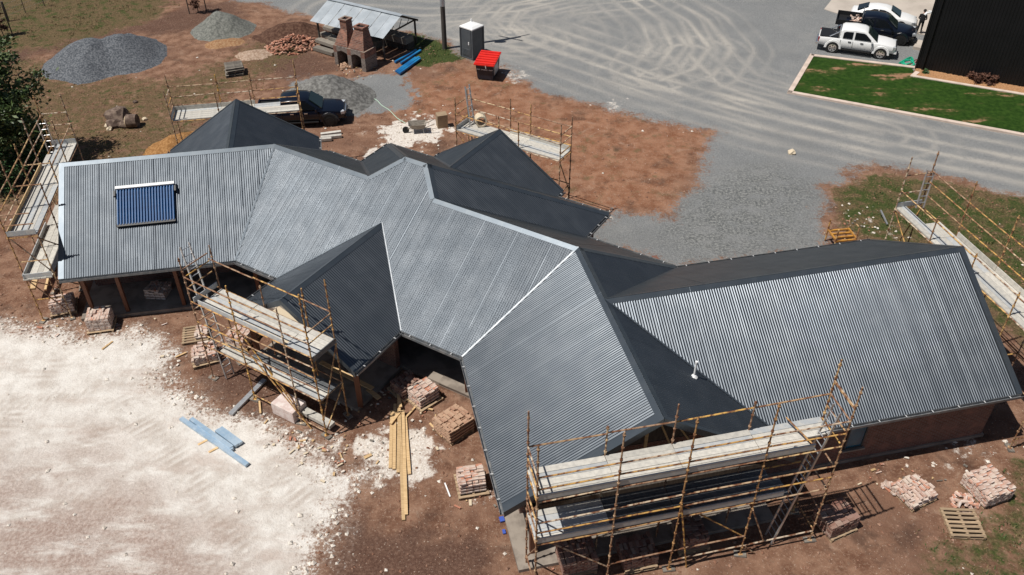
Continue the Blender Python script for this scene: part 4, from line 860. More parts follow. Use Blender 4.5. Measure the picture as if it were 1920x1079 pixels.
# ------------------------------------------------------------------ yard edge: lawn, kerbs, big shed
def zfit(P, py):
    lo, hi = 0., 14.
    for _ in range(40):
        m = (lo+hi)/2; v = Vector((P[0], P[1], m))-Vector((0, 0, CAMZ)); y = 539.5+FPX*v.dot(CD)/v.dot(_cf)
        if y > py: lo = m
        else: hi = m
    return lo
kA_, kB_, kC_, kT_ = A_(1522, 106), A_(1481, 175), A_(2060, 281), A_(1712, 128.5)
bA_, bB_ = A_(1711, 145), A_(2060, 203)
def kerb(label, pts, w=.3):
    mb = MB()
    for a, b in zip(pts[:-1], pts[1:]):
        d = (b-a).normalized()*w*.48; mb.beam(a-d+Vector((0, 0, .04)), b+d+Vector((0, 0, .04)), w, .16)
    return tag(mb.build('kerb', M['kerb']), label, 'kerb', kind='structure')
kerb('pale concrete edging strip around the lawn', [kT_, kA_, kB_, kC_]); kerb('pale concrete edging between lawn and garden bed', [kT_+Vector((-.1, -.9, .01)), bA_, bB_], .28)
lawnpoly = np.array([kA_[:2], kB_[:2], kC_[:2], bB_[:2], bA_[:2], kT_[:2]])
def gridsheet(name, poly, st, z, mat, amp=.03):
    lo = poly.min(0); hi = poly.max(0); X_, Y_ = np.meshgrid(np.arange(lo[0], hi[0], st), np.arange(lo[1], hi[1], st)); pp = np.stack([X_.ravel(), Y_.ravel()], 1); ny, nx = X_.shape
    ii = np.arange(nx*ny).reshape(ny, nx); q = np.stack([ii[:-1, :-1], ii[:-1, 1:], ii[1:, 1:], ii[1:, :-1]], -1).reshape(-1, 4); q = q[sdist(pp[q].mean(1), poly) > 0]
    u = np.unique(q); mp = np.full(len(pp), -1); mp[u] = np.arange(len(u)); zz_ = z+amp*fbm(pp[u], 2., 77); me = bpy.data.meshes.new(name)
    me.from_pydata(np.column_stack([pp[u], zz_]).tolist(), [], mp[q].tolist()); me.materials.append(mat); return link(name, me)
def lawn_mat():
    m, nt, b = newmat('mown_lawn'); b.inputs['Roughness'].default_value = .9; b.inputs['Specular IOR Level'].default_value = .1
    a = noise(nt, 3.2, 6, .7); c = noise(nt, .55, 4, .6, stretch=(.5, 1.4, 1, .18)); c2 = noise(nt, 20, 3, .7)
    g = mixc(nt, ramp(nt, a, .35, .68), (.013, .038, .005), (.034, .074, .011)); g = mixc(nt, ramp(nt, c2, .5, .75), g, (.045, .085, .016)); g = mixc(nt, math_(nt, 'MULTIPLY', ramp(nt, c, .5, .66), .6), g, (.085, .085, .028))
    g = mixc(nt, ramp(nt, math_(nt, 'ADD', c, math_(nt, 'MULTIPLY', a, .3)), .73, .82), g, (.3, .17, .1)); nt.links.new(g, b.inputs['Base Color']); bump(nt, b, c2, .8, .05); return m
M['lawn'] = lawn_mat()
tag(gridsheet('lawn', lawnpoly, .2, .055, M['lawn']), 'bright green mown lawn with bare patches beside the black shed', 'lawn', kind='structure')
wA, wB = A_(1716, 130), A_(1920, 166); wd_ = (wB-wA).normalized(); wn = Vector((-wd_.y, wd_.x, 0))
shed = thing('shed', 'tall black ribbed steel shed beside the parked cars', 'shed', wA, math.atan2(wd_.y, wd_.x))
SLN, SHT, SDP = 26., 7., 16.
mb = MB()
def ribwall(mb, x0, x1, y, outward, along='x'):
    n = int((x1-x0)/.2); 
    prof = []
    for i in range(n):
        a = x0+i*.2; prof += [(a, 0), (a+.1, 0), (a+.125, .028), (a+.175, .028)]
    prof.append((x1, 0)); v = []
    for a, d in prof:
        for z in (.03, SHT): v.append((a, y+outward*d, z) if along == 'x' else (y+outward*d, a, z))
    mb.add(v, [(2*i, 2*i+2, 2*i+3, 2*i+1) for i in range(len(prof)-1)])
ribwall(mb, 0, SLN, 0, -1); ribwall(mb, 0, SDP, 0, -1, 'y'); mb.box(SLN-.05, SLN, 0, SDP, .03, SHT).box(0, SLN, SDP-.05, SDP, .03, SHT)
mb.build('cladding', M['black_steel'], shed)
MB().box(-.15, SLN, -.15, SDP+.15, SHT+.002, SHT+.25).build('roof', M['black_steel'], shed)
MB().box(-.06, .06, -.06, .06, 0, SHT).build('corner_flashing', M['black_steel'], shed)
MB().tube((.42, -.11, .05), (.42, -.11, SHT), .05, 8).build('downpipe', M['black_steel'], shed, smooth=40)
zc = zfit((wA.x, wA.y), 24.)
lt = thing('security_camera', 'white security camera and light on the corner of the black shed', 'security camera', (wA.x, wA.y, zc), shed.rotation_euler.z)
MB().box(-.26, -.06, -.1, .1, -.05, .08).build('mount', M['white'], lt); MB().tube((-.1, -.05, 0), (-.32, -.12, -.03), .05, 8).tube((-.3, -.08, -.03), (-.42, -.3, -.15), .08, 8).build('camera_head', M['white'], lt, smooth=40); MB().tube((-.42, -.3, -.15), (-.44, -.34, -.172), .075, 8).build('lens', M['black_plastic'], lt)
apr = [A_(1545, 18.5), A_(1580, -25), A_(1830, -60), A_(1775, 0), A_(1735, 67), A_(1660, 55)]
tag(MB().prism([(p.x, p.y) for p in apr], -.05, .05).build('concrete_apron', M['apron']), 'pale concrete apron by the black shed door', 'pavement', kind='structure')
st = A_(1723, 88); o = MB().box(-.28, .28, -.75, .75, 0, .22).build('concrete_step', M['apron']); o.location = (st.x, st.y, 0); o.rotation_euler = (0, 0, math.atan2(wd_.y, wd_.x)-.12); tag(o, 'small concrete step at the black shed corner', 'step')
bedpoly = np.array([bA_[:2], bB_[:2], (wB+wd_*12)[:2], wA[:2]]); M['mulch'] = mk('bark_mulch', (.42, .22, .1), .95, 0, (.26, .12, .05), 11, bmp=.6, detail=6, col3=(.55, .36, .2))
tag(gridsheet('garden_bed', bedpoly, .15, .06, M['mulch'], .06), 'narrow bark mulch garden bed along the black shed', 'garden bed', kind='structure')

# ------------------------------------------------------------------ plants
def leafmesh(name, pts, size, mat, up=.3, seed=1):
    rg = np.random.default_rng(seed); n = len(pts); a = rg.normal(size=(n, 3)); a[:, 2] *= .6; a /= np.linalg.norm(a, axis=1)[:, None]; t = rg.normal(size=(n, 3)); t[:, 2] += up; b = np.cross(a, t); b /= np.linalg.norm(b, axis=1)[:, None]
    s = (size*(.6+.8*rg.random(n)))[:, None]; v = np.stack([pts-a*s-b*s*.1, pts+b*s*.42, pts+a*s, pts-b*s*.42], 1).reshape(-1, 3); me = bpy.data.meshes.new(name); me.from_pydata(v.tolist(), [], np.arange(4*n).reshape(-1, 4).tolist()); me.materials.append(mat); return me
def tree(label, base, h, rad, nl, size, mat, seed, lean=(0, 0), name='tree', low=.25, cat='tree', droop=0, group=None, trunk_r=.12, nb=26):
    rg = np.random.default_rng(seed); o = thing(name, label, cat, (base[0], base[1], 0), 0, group); mb = MB(); pts = []
    top = Vector((lean[0], lean[1], h)); mb.tube((0, 0, -.05), top*.55, trunk_r, 7, r2=trunk_r*.55); mb.tube(top*.55, top*.95, trunk_r*.55, 6, r2=.02)
    for i in range(nb):
        t = low+(1-low)*(i+rg.random())/nb; p0 = top*t; az = rg.random()*6.283; L = rad*(1.05-.75*abs(t-.5)**1.3*1.4)*(.55+.6*rg.random()); d = Vector((math.cos(az), math.sin(az), .25-droop+rg.normal()*.15)).normalized(); p1 = p0+d*L; mb.tube(p0, p1, .03*trunk_r/.12+.008, 5, r2=.008, cap=False)
        k = int(nl/nb); ts = .25+.8*rg.random(k)**.8; c = np.array(p0)[None]+np.array(d)[None]*(L*ts)[:, None]; spread = L*.2*(.4+.8*np.sin(np.clip(ts, 0, 1)*3.14))[:, None]+.05; pts.append(c+rg.normal(size=(k, 3))*spread*np.array([1, 1, .55]))
    mb.build('trunk', M['bark'], o); link('crown', leafmesh('crown', np.concatenate(pts), size, mat, seed=seed), o); return o
tree('dark drooping evergreen tree at the left edge of the picture', (A_(20, 318).x, A_(20, 318).y), 6.6, 2.7, 15000, .13, M['leafd'], 5, (.3, .2), 'evergreen_tree', .3, droop=.1, nb=40)
tree('bright leafed bush under the evergreen behind the left scaffold', (A_(62, 316).x-.3, A_(62, 316).y+.6), 2.3, 1.6, 4600, .1, M['leafg'], 9, (.1, 0), 'bush', .1, 'bush', trunk_r=.05)
tree('second low green bush at the left picture edge by the scaffold', (A_(4, 350).x, A_(4, 350).y), 2.2, 1.6, 3600, .1, M['leafg'], 12, (.1, 0), 'bush', .1, 'bush', trunk_r=.05)
for k, (bx, by, lab) in enumerate([(372, 24, 'dry brown sapling between stakes at the top of the picture'), (7, 68, 'dry brown sapling between stakes near the left fence')]):
    b = A_(bx, by); tree(lab, (b.x, b.y), 2.5, .5, 900, .09, M['brownleaf'], 30+k, (0, 0), 'sapling', .15, 'sapling', group='staked saplings', trunk_r=.035, nb=16)
    gd = thing('tree_guard', ['two dark stakes around the sapling at the top of the picture', 'two dark stakes around the sapling near the left fence'][k], 'tree stakes', b, 0, 'sapling guards')
    for dx, dy in ((-.62, -.25), (.62, .12)): s_ = MB().tube((0, 0, -.1), (0, 0, 2.2), .045, 6).build('stake', M['darkwood'], gd); s_.location = (dx, dy, 0)
    rl = MB().tube((-.62, -.25, 1.1), (.62, .12, 1.1), .015, 5).build('tie', M['rubber'], gd)
fp = [(16, 40, 1.5, .09), (48.5, 25.4, 1.35, .03), (84, 12.7, 1.35, .03), (118, 1, 1.35, .03), (-30, 58, 1.35, .03)]
fe = thing('fence', 'old wire fence with one thick dark post and thin posts', 'fence', A_(16, 40))
for x, y, h, r_ in fp: p = A_(x, y)-A_(16, 40); q = MB().tube((0, 0, -.1), (0, 0, h), r_, 7).build('post', M['darkwood'], fe); q.location = (p.x, p.y, 0)
wmb = MB(); srt = sorted(fp); 
for a, b in zip(srt[:-1], srt[1:]):
    pa = A_(a[0], a[1])-A_(16, 40); pb = A_(b[0], b[1])-A_(16, 40)
    for z in (.4, .8, 1.2): wmb.tube((pa.x, pa.y, z), (pb.x, pb.y, z), .006, 4)
wmb.build('wire', M['galv'], fe)
for k, (x, y) in enumerate([(1822.7, 151.5), (1832, 157), (1842.7, 153.5), (1852.7, 160), (1862, 157)]):
    p = A_(x, y); tree(['first', 'second', 'third', 'fourth', 'fifth'][k]+' small brown tuft from the left in the mulch bed', (p.x, p.y), .5+.1*(k % 2), .3, 420, .09, M['brownleaf'], 60+k, (0, 0), 'shrub', .0, 'shrub', group='brown tufts in the mulch bed', trunk_r=.03, nb=14)
p = A_(1734, 139); tree('tiny green tuft at the left end of the mulch bed', (p.x, p.y), .25, .18, 220, .08, M['leafg'], 71, (0, 0), 'shrub', 0, 'shrub', trunk_r=.02, nb=10)

# ------------------------------------------------------------------ heaps of loose material
def pile(name, label, ridges, slope, st, mat, seed, rough=.06, cat='pile', flat=.0):
    """ridges: polylines of (px, py, height) whose points lie on the crest"""
    segs = []
    for rd in ridges:
        pts = [np.array([*A_(x, y, z)[:2], z]) for x, y, z in rd]; segs += list(zip(pts[:-1], pts[1:])) if len(pts) > 1 else [(pts[0], pts[0])]
    allp = np.array([p[:2] for s_ in segs for p in s_]); hm = max(p[2] for s_ in segs for p in s_); mg = hm/slope+.6; lo = allp.min(0)-mg; hi = allp.max(0)+mg
    X_, Y_ = np.meshgrid(np.arange(lo[0], hi[0], st), np.arange(lo[1], hi[1], st)); pp = np.stack([X_.ravel(), Y_.ravel()], 1); z = np.full(len(pp), -9.)
    wob = (fbm(pp, .7, seed)-.5)*.7
    for a, b in segs:
        ab = (b-a)[:2]; t = np.clip(((pp-a[:2])@ab)/(ab@ab+1e-9), 0, 1); c = a[:2]+t[:, None]*ab; hh = a[2]+(b[2]-a[2])*t; d = np.linalg.norm(pp-c, axis=1); zz_ = hh+.1-slope*np.sqrt(d*d+.12)*(1+.15*wob); z = np.maximum(z, zz_)
    z += (fbm(pp, 1.1, seed+3)-.5)*.2+(fbm(pp, 4, seed+5, 3)-.5)*rough*2
    z = np.where(z < .2, .2-(.2-z)*.7, z); ny, nx = X_.shape; ii = np.arange(nx*ny).reshape(ny, nx); q = np.stack([ii[:-1, :-1], ii[:-1, 1:], ii[1:, 1:], ii[1:, :-1]], -1).reshape(-1, 4); q = q[(z[q] > -.03).any(1)]
    u = np.unique(q); mp = np.full(len(pp), -1); mp[u] = np.arange(len(u)); o = allp.mean(0); me = bpy.data.meshes.new(name); me.from_pydata(np.column_stack([pp[u]-o, np.maximum(z[u], -.04)]).tolist(), [], mp[q].tolist()); me.materials.append(mat); me.polygons.foreach_set('use_smooth', [True]*len(me.polygons)); ob = link(name, me); ob.location = (o[0], o[1], 0); return tag(ob, label, cat)
def loose(name, a, b, sc=14, c3=None, big=.8): return mk(name, a, .95, 0, b, sc, lo=.36, hi=.66, bmp=.9, detail=6, spec=.1, bdist=.05, col3=c3)
M['g_blue'] = loose('blue_grey_gravel', (.075, .083, .095), (.2, .21, .225), 9); M['g_green'] = loose('grey_green_gravel', (.13, .135, .12), (.24, .24, .215), 7)
M['g_soil'] = loose('dark_topsoil', (.07, .035, .025), (.14, .08, .055), 6); M['g_straw'] = loose('straw_sand', (.27, .14, .07), (.4, .25, .14), 7); M['g_sand'] = loose('yellow_brick_sand', (.26, .125, .045), (.42, .23, .095), 7); M['g_chip'] = loose('pale_rubble', (.3, .2, .14), (.5, .38, .29), 7); M['g_grey'] = loose('grey_sand', (.12, .117, .11), (.25, .245, .23), 5)
pile('gravel_pile', 'long blue grey gravel heap with two crests near the dark tree', [[(143, 74, 1.75), (165, 69, 1.9), (190, 70, 1.65), (217, 60, 1.9), (238, 61, 1.5), (255, 65, .8)], [(115, 118, .7), (150, 100, 1.3)], [(228, 75, 1.3)]], .7, .16, M['g_blue'], 3, .05)
pile('gravel_pile', 'smaller grey green gravel heap in front of the gravel yard', [[(406, 18, 1.55), (420, 20, 1.45)], [(388, 40, .45)]], .78, .14, M['g_green'], 7, .06)
pile('soil_pile', 'dark brown topsoil heap behind the red brick heap', [[(530, 42, 1.0), (560, 40, 1.0), (588, 50, .6)], [(492, 62, .3), (515, 58, .6)]], .6, .14, M['g_soil'], 11, .08)
pile('sand_pile', 'low orange straw coloured mound beside the topsoil heap', [[(407, 76, .3), (433, 72, .32)]], .55, .12, M['g_straw'], 13, .06)
pile('rubble_pile', 'low pale rubble mound in front of the topsoil heap', [[(462, 99, .25), (486, 94, .28)]], .5, .12, M['g_chip'], 17, .08)
pile('sand_pile', 'yellow brick sand heap behind the left wing roof', [[(322, 252, 1.1), (340, 247, 1.1), (365, 243, .8)]], .72, .12, M['g_sand'], 19, .06)
pile('gravel_pile', 'grey sand heap behind the dark pickup', [[(598, 139, 1.75), (612, 137, 1.8)], [(630, 165, 1.0), (640, 185, .4)], [(575, 165, .8), (600, 150, 1.4)]], .68, .12, M['g_grey'], 23, .07)
pile('soil_pile', 'patch of dark broken soil at the left picture edge', [[(-14, 655, .12), (-10, 680, .12)]], .8, .08, M['g_soil'], 27, .07)

# stump and rocks
sp_ = A_(252, 236); st_ = thing('tree_stump', 'uprooted stump with a pale cut face lying in bare soil', 'stump', sp_, R(25))
MB().tube((-.3, .06, .34), (.25, -.16, .36), .42, 12, r2=.4).build('trunk', M['stone'], st_, smooth=40); MB().tube((-.36, .09, .34), (-.3, .06, .34), .34, 12, r2=.4).build('cut_face', M['wood_end'], st_)
def rock(label, px, r_, seed, mat='stone', group=None):
    bm = bmesh.new(); bmesh.ops.create_icosphere(bm, subdivisions=2, radius=r_)
    for v in bm.verts: n = mnoise.noise(v.co*(1.6/r_)+Vector((seed, 0, 0))); v.co *= 1+.35*n; v.co.z *= .7
    me = bpy.data.meshes.new('rock'); bm.to_mesh(me); bm.free(); me.materials.append(M[mat]); o = link('rock', me); p = A_(*px); o.location = (p.x, p.y, r_*.35); o.rotation_euler = (0, 0, seed); return tag(o, label, 'rock', group)
for k, (x, y, r_, m_) in enumerate([(224, 224, .75, 'stone'), (216, 236, .45, 'stone'), (204, 238, .22, 'cream'), (206, 244, .18, 'cream'), (272, 225, .16, 'cream'), (214, 217, .2, 'cream'), (254, 193, .16, 'stone'), (235, 237, .38, 'stone')]):
    rock(['biggest brown boulder left of the uprooted stump', 'middle brown boulder left of the uprooted stump', 'upper pale rock left of the boulders', 'lower pale rock left of the boulders', 'single pale rock right of the uprooted stump', 'pale rock above the boulders', 'lone small rock in the grass above the stump', 'brown boulder touching the uprooted stump'][k], (x, y), r_, k*1.7, m_, 'rocks round the stump')
rock('flat white rock alone on the gravel driveway', (1484, 288), .23, 5., 'cream')

# ------------------------------------------------------------------ vehicles
def wheel(o, x, y, r_=.38, w=.26, rim='chrome', side=-1):
    wv = bpy.data.objects.new('wheel', MB().tube((0, -w/2, 0), (0, w/2, 0), r_, 20).mesh('wheel', M['rubber'], 40)); COL.objects.link(wv); wv.parent = o; wv.location = (x, y, r_)
    f = w/2*side; mb = MB().tube((0, f, 0), (0, f+.012*side, 0), r_*.66, 18, mi=1); 
    for i in range(6): a = i*math.pi/3; mb.beam((0, f+.022*side, 0), (math.cos(a)*r_*.62, f+.022*side, math.sin(a)*r_*.62), .1, .022, 0, up=(0, 1, 0))
    for i in range(24): a = i*math.pi/12; a2 = a+math.pi/12; mb.beam((math.cos(a)*r_*.64, f+.018*side, math.sin(a)*r_*.64), (math.cos(a2)*r_*.64, f+.018*side, math.sin(a2)*r_*.64), .05, .02, 0, up=(0, 1, 0))
    mb.tube((0, f, 0), (0, f+.035*side, 0), .06, 8); mb.build('rim', [M[rim], M['black_plastic']], wv)
def bodysec(x, w, z0, z1, tuck=.05, crown=.025):
    half = [(w*.9, z0), (w*.985, z0+.14), (w, z0+(z1-z0)*.55), (w*.985, z1-.1), (w-.05, z1-.02), (w*.62, z1+crown)]
    return [(x, -y, z) for y, z in half]+[(x, y, z) for y, z in half[::-1]]
def cabsec(x, wb, wt, zb, zt):
    half = [(wb, zb), (wb*.4+wt*.6, zb+(zt-zb)*.6), (wt+.015, zt-.07), (wt-.06, zt-.01), (wt*.5, zt+.02)]
    return [(x, -y, z) for y, z in half]+[(x, y, z) for y, z in half[::-1]]
def quadpanel(mb, pts, t=.012, mi=0):
    p = [Vector(q) for q in pts]; n = (p[1]-p[0]).cross(p[-1]-p[0]).normalized()*t; k = len(p)
    mb.add([q+n for q in p]+[q-n for q in p], [tuple(range(k)), tuple(range(2*k-1, k-1, -1))]+[(i, k+i, k+(i+1) % k, (i+1) % k) for i in range(k)], mi)
def pickup(label, origin, rz, paint, rimm, tray, cat='pickup'):
    o = thing('pickup', label, cat, origin, rz); Wd = .92
    low = [(-2.62, .84, .55, .93), (-2.55, .9, .5, 1.02), (-1.95, Wd, .46, 1.05), (-1.1, Wd, .42, 1.06), (0, Wd, .42, 1.05), (.95, Wd, .42, 1.06), (1.25, Wd, .44, 1.07), (1.8, .9, .46, 1.03), (2.25, .86, .46, .97), (2.5, .78, .48, .88), (2.58, .7, .5, .76)]
    mb = MB(); mb.loft([bodysec(x, w, a, b) for x, w, a, b in low])
    mb.build('body', M[paint], o, smooth=35)
    cb = MB().loft([cabsec(-1.2, .84, .7, 1.0, 1.62), cabsec(-1.05, .86, .72, 1.0, 1.72), cabsec(-.3, .87, .73, 1.0, 1.78), cabsec(.3, .87, .72, 1.0, 1.74), cabsec(.52, .87, .70, 1.0, 1.66), cabsec(1.28, .86, .80, 1.0, 1.08)]); cb.build('cab', M[paint], o, smooth=35)
    for sd in (-1, 1):
        def side(x, z): t = (z-1.0)/.75; y = .87+(.73-.87)*t; return (x, sd*(y+.006+.012), z)
        for pts in ([(-1.02, 1.14), (-.38, 1.14), (-.38, 1.6), (-.86, 1.58), (-1.0, 1.5)], [(-.24, 1.14), (.95, 1.14), (.45, 1.56), (.3, 1.6), (-.24, 1.61)]):
            w_ = MB(); quadpanel(w_, [side(x, z) for x, z in pts], .016); w_.build('side_window', M['glass'], o)
        dr = MB()
        for x in (-1.12, -.3, .98): dr.box(x-.008, x+.008, sd*(Wd+.002)-.006, sd*(Wd+.002)+.006, .5, 1.02)
        dr.build('door_gaps', M['black_plastic'], o)
        for x in (-.52, .3): MB().box(x-.1, x+.1, sd*(Wd+.01)-.02, sd*(Wd+.01)+.02, .92, .97).build('handle', M['black_plastic' if paint == 'white_paint' else 'chrome'], o)
        MB().obox((.92, sd*1.02, 1.17), (.1, .2, .16)).build('mirror', M[paint], o)
        MB().box(-1.0, .98, sd*.93-.06, sd*.93+.06, .34, .4).build('side_step', M['black_plastic'], o)
        MB().obox((2.42, sd*.68, .84), (.22, .26, .16), Matrix.Rotation(-sd*.35, 3, 'Z')).build('headlight', M['lamp'], o)
        MB().obox((-2.57, sd*.83, .86), (.1, .13, .3)).build('tail_light', M['redlamp'], o)
        for x in (-1.55, 1.65):
            wheel(o, x, sd*.8, rim=rimm, side=sd)
            ar = MB()
            for i in range(9):
                a, a2 = math.pi*i/9-.05, math.pi*(i+1)/9+.05
                ar.add([(x+math.cos(t)*rr, sd*yy, .38+math.sin(t)*rr) for t in (a, a2) for rr, yy in ((.43, .94), (.55, .935), (.58, .9))], [(0, 1, 4, 3), (1, 2, 5, 4)])
            ar.build('wheel_arch', M[paint], o)
            MB().tube((x, sd*.9, .42), (x, sd*.923, .42), .45, 20).build('arch_lining', M['black_plastic'], o)
    ws = MB(); quadpanel(ws, [(.56, -.62, 1.70), (1.24, -.74, 1.17), (1.24, .74, 1.17), (.56, .62, 1.70)][::-1], .03); ws.build('windscreen', M['windscreen'], o)
    rw = MB(); quadpanel(rw, [(-1.205, -.62, 1.2), (-1.205, .62, 1.2), (-1.205, .58, 1.55), (-1.205, -.58, 1.55)], .012); rw.build('rear_window', M['glass'], o)
    MB().box(2.5, 2.62, -.5, .5, .62, .82).build('grille', M['black_plastic' if paint == 'white_paint' else 'chrome'], o); MB().box(2.42, 2.66, -.74, .74, .44, .58).build('front_bumper', M[paint], o, ); MB().box(-2.74, -2.6, -.8, .8, .48, .6).build('rear_bumper', M['chrome'], o)
    if tray == 'cover':
        MB().box(-2.55, -1.25, -.8, .8, 1.08, 1.105).build('tonneau', M['black_plastic'], o)
        sb = MB()
        for sd in (-1, 1): sb.tube((-1.25, sd*.78, 1.06), (-1.28, sd*.68, 1.5), .04, 8).tube((-1.28, sd*.68, 1.5), (-1.9, sd*.78, 1.12), .035, 8)
        sb.tube((-1.28, -.68, 1.5), (-1.28, .68, 1.5), .04, 8); sb.build('sports_bar', M['chrome'], o, smooth=40)
    elif tray == 'tub':
        t_ = MB().box(-2.55, -1.25, -.76, .76, 1.075, 1.09); t_.build('tray_floor', M['black_plastic'], o)
        MB().box(-2.6, -1.2, -.86, -.78, 1.06, 1.16).box(-2.6, -1.2, .78, .86, 1.06, 1.16).box(-2.64, -2.56, -.86, .86, 1.0, 1.18).build('tray_side', M[paint], o)
    else:
        fl = MB().box(-2.9, -1.22, -.95, .95, 1.0, 1.06); fl.build('tray_floor', M['black_plastic'], o)
        MB().box(-2.92, -1.2, -.99, -.94, .98, 1.36).box(-2.92, -1.2, .94, .99, .98, 1.36).box(-2.95, -2.9, -.99, .99, .98, 1.36).box(-1.24, -1.19, -.99, .99, .98, 1.9 if 0 else 1.5).build('tray_side', M['black_plastic'], o)
        MB().tube((-1.2, -.8, 1.4), (-1.2, -.75, 1.86), .03, 6).tube((-1.2, .8, 1.4), (-1.2, .75, 1.86), .03, 6).tube((-1.2, -.75, 1.86), (-1.2, .75, 1.86), .03, 6).build('head_board', M['chrome'], o)
    return o
def place(pr, pf):
    a, b = A_(*pr), A_(*pf); d = (b-a).normalized(); n = Vector((-d.y, d.x, 0)); m = (a+b)/2-d*.05+n*.9; return m, math.atan2(d.y, d.x), d, n
m1, az, d1, n1_ = place((1556, 99), (1650, 112)); pickup('white double cab pickup with chrome sports bar, parked nearest the lawn', m1, az, 'white_paint', 'chrome', 'cover')
a = A_(1685, 86); m2 = a-d1*1.65+n1_*.9; ut = pickup('dark blue pickup between the two white cars, bricks on its open tray', m2, az, 'dark_paint', 'black_plastic', 'flat')
hb = thing('brick_heap', 'loose pinkish bricks on the tray of the dark pickup', 'brick heap', m2-d1*1.7+Vector((0, 0, 1.06)), az); 
for i in range(40):
    q = link('brick', brick_mesh('brick_pink'), hb); q.location = (random.gauss(.1, .18), random.gauss(0, .36), .05+abs(random.gauss(.08, .07))); q.rotation_euler = (random.gauss(0, .3), random.gauss(0, .3), random.random()*3)
m3, az3, d3, n3 = place((522, 243), (618, 238)); pickup('dark pickup behind the rear left scaffold, in front of the grey sand heap', m3, az3, 'dark_paint', 'black_plastic', 'tub')
def sedan(label, origin, rz):
    o = thing('sedan', label, 'car', origin, rz); paint = 'white_paint'; Wd = .9
    low = [(-2.3, .62, .5, .82), (-2.2, .78, .4, .93), (-1.7, .88, .34, .96), (-.8, Wd, .3, .94), (.4, Wd, .3, .92), (1.0, Wd, .3, .92), (1.6, .88, .32, .86), (2.1, .8, .34, .76), (2.35, .66, .36, .66), (2.42, .5, .4, .58)]
    MB().loft([bodysec(x, w, a, b, crown=.03) for x, w, a, b in low]).build('body', M[paint], o, smooth=40)
    MB().loft([cabsec(-1.95, .76, .6, .86, .97), cabsec(-1.1, .8, .6, .86, 1.34), cabsec(-.55, .82, .6, .86, 1.43), cabsec(.05, .82, .6, .86, 1.42), cabsec(.4, .82, .6, .86, 1.34), cabsec(1.2, .8, .7, .86, .93)]).build('cabin', M[paint], o, smooth=40)
    for sd in (-1, 1):
        def side(x, z): t = (z-.86)/.55; y = .82+(.62-.82)*t; return (x, sd*(y+.025), z)
        for pts in ([(-1.35, .98), (-.42, .98), (-.42, 1.32), (-.7, 1.32), (-1.0, 1.2)], [(-.34, .98), (.75, .97), (.35, 1.22), (0, 1.32), (-.34, 1.33)]): w_ = MB(); quadpanel(w_, [side(x, z) for x, z in pts], .016); w_.build('side_window', M['glass'], o)
        for x in (-.75, .3): MB().box(x-.1, x+.1, sd*.915-.02, sd*.915+.02, .78, .82).build('handle', M['black_plastic'], o)
        MB().obox((.72, sd*.96, .98), (.1, .16, .12)).build('mirror', M[paint], o); MB().obox((2.15, sd*.66, .66), (.3, .2, .1), Matrix.Rotation(-sd*.45, 3, 'Z')).build('headlight', M['lamp'], o); MB().obox((-2.16, sd*.66, .78), (.12, .24, .13)).build('tail_light', M['redlamp'], o)
        for x in (-1.4, 1.35): wheel(o, x, sd*.79, .33, .22, 'chrome', sd); MB().tube((x, sd*.86, .36), (x, sd*.905, .36), .4, 20).build('arch_lining', M['black_plastic'], o)
    for pts, nm, mt in (([(.46, -.52, 1.37), (1.16, -.66, 1.0), (1.16, .66, 1.0), (.46, .52, 1.37)], 'windscreen', 'windscreen'), ([(-1.15, -.52, 1.37), (-1.15, .52, 1.37), (-1.86, .6, 1.06), (-1.86, -.6, 1.06)], 'rear_window', 'glass')):
        w_ = MB(); quadpanel(w_, pts[::-1], .03); w_.build(nm, M[mt], o)
    MB().box(2.32, 2.44, -.4, .4, .44, .58).build('grille', M['black_plastic'], o); return o
m4 = A_(1700, 47); m4 = m2+n1_*2.75+d1*.25; sedan('white sedan parked farthest back on the concrete apron', m4+Vector((0, 0, .05)), az-.04)

# ------------------------------------------------------------------ toilet, bin, pole
cl_, cf_ = A_(867.6, 107), A_(884.5, 113); d = (cf_-cl_).normalized(); n = Vector((-d.y, d.x, 0)); ctr = (cl_+cf_)/2+n*.55; wT = 1.12
to = thing('portable_toilet', 'charcoal portable toilet with white roof beside the power pole', 'portable toilet', (ctr.x, ctr.y, 0), math.atan2(d.y, d.x)); h_ = wT/2
MB().box(-h_, h_, -h_, h_, .12, 2.12).build('cabin', M['greyplastic'], to); MB().loft([[(-a, -a, z), (a, -a, z), (a, a, z), (-a, a, z)] for a, z in ((h_+.04, 2.121), (h_+.04, 2.2), (h_*.75, 2.3), (h_*.3, 2.35))]).build('roof', M['white'], to)
MB().tube((-.3, .3, 2.3), (-.3, .3, 2.5), .05, 8).build('vent', M['white'], to); MB().box(-h_-.03, h_+.03, -h_-.03, h_+.03, .0, .118).build('base', M['greyplastic'], to)
dr = MB().box(-.42, .42, -h_-.03, -h_, .2, 2.02)
for i in range(5): dr.box(-.36, .36, -h_-.055, -h_-.03, .3+.09*i, .34+.09*i)
dr.build('door', M['greyplastic'], to); MB().box(.2, .28, -h_-.06, -h_-.03, 1.05, 1.25).build('latch', M['white'], to)
for x, y in ((-h_, -h_), (h_, -h_), (h_, h_), (-h_, h_)): MB().box(x-.045, x+.045, y-.045, y+.045, .12, 2.12).build('corner_post', M['chrome' if 0 else 'greyplastic'], to)
bl, bf = A_(892.5, 151), A_(925, 154.5); d = (bf-bl).normalized(); n = Vector((-d.y, d.x, 0)); ctr = (bl+bf)/2+n*.85; hw = (bf-bl).length/2
bn = thing('skip_bin', 'dark blue wheeled skip bin with ribbed red lid', 'bin', (ctr.x, ctr.y, 0), math.atan2(d.y, d.x))
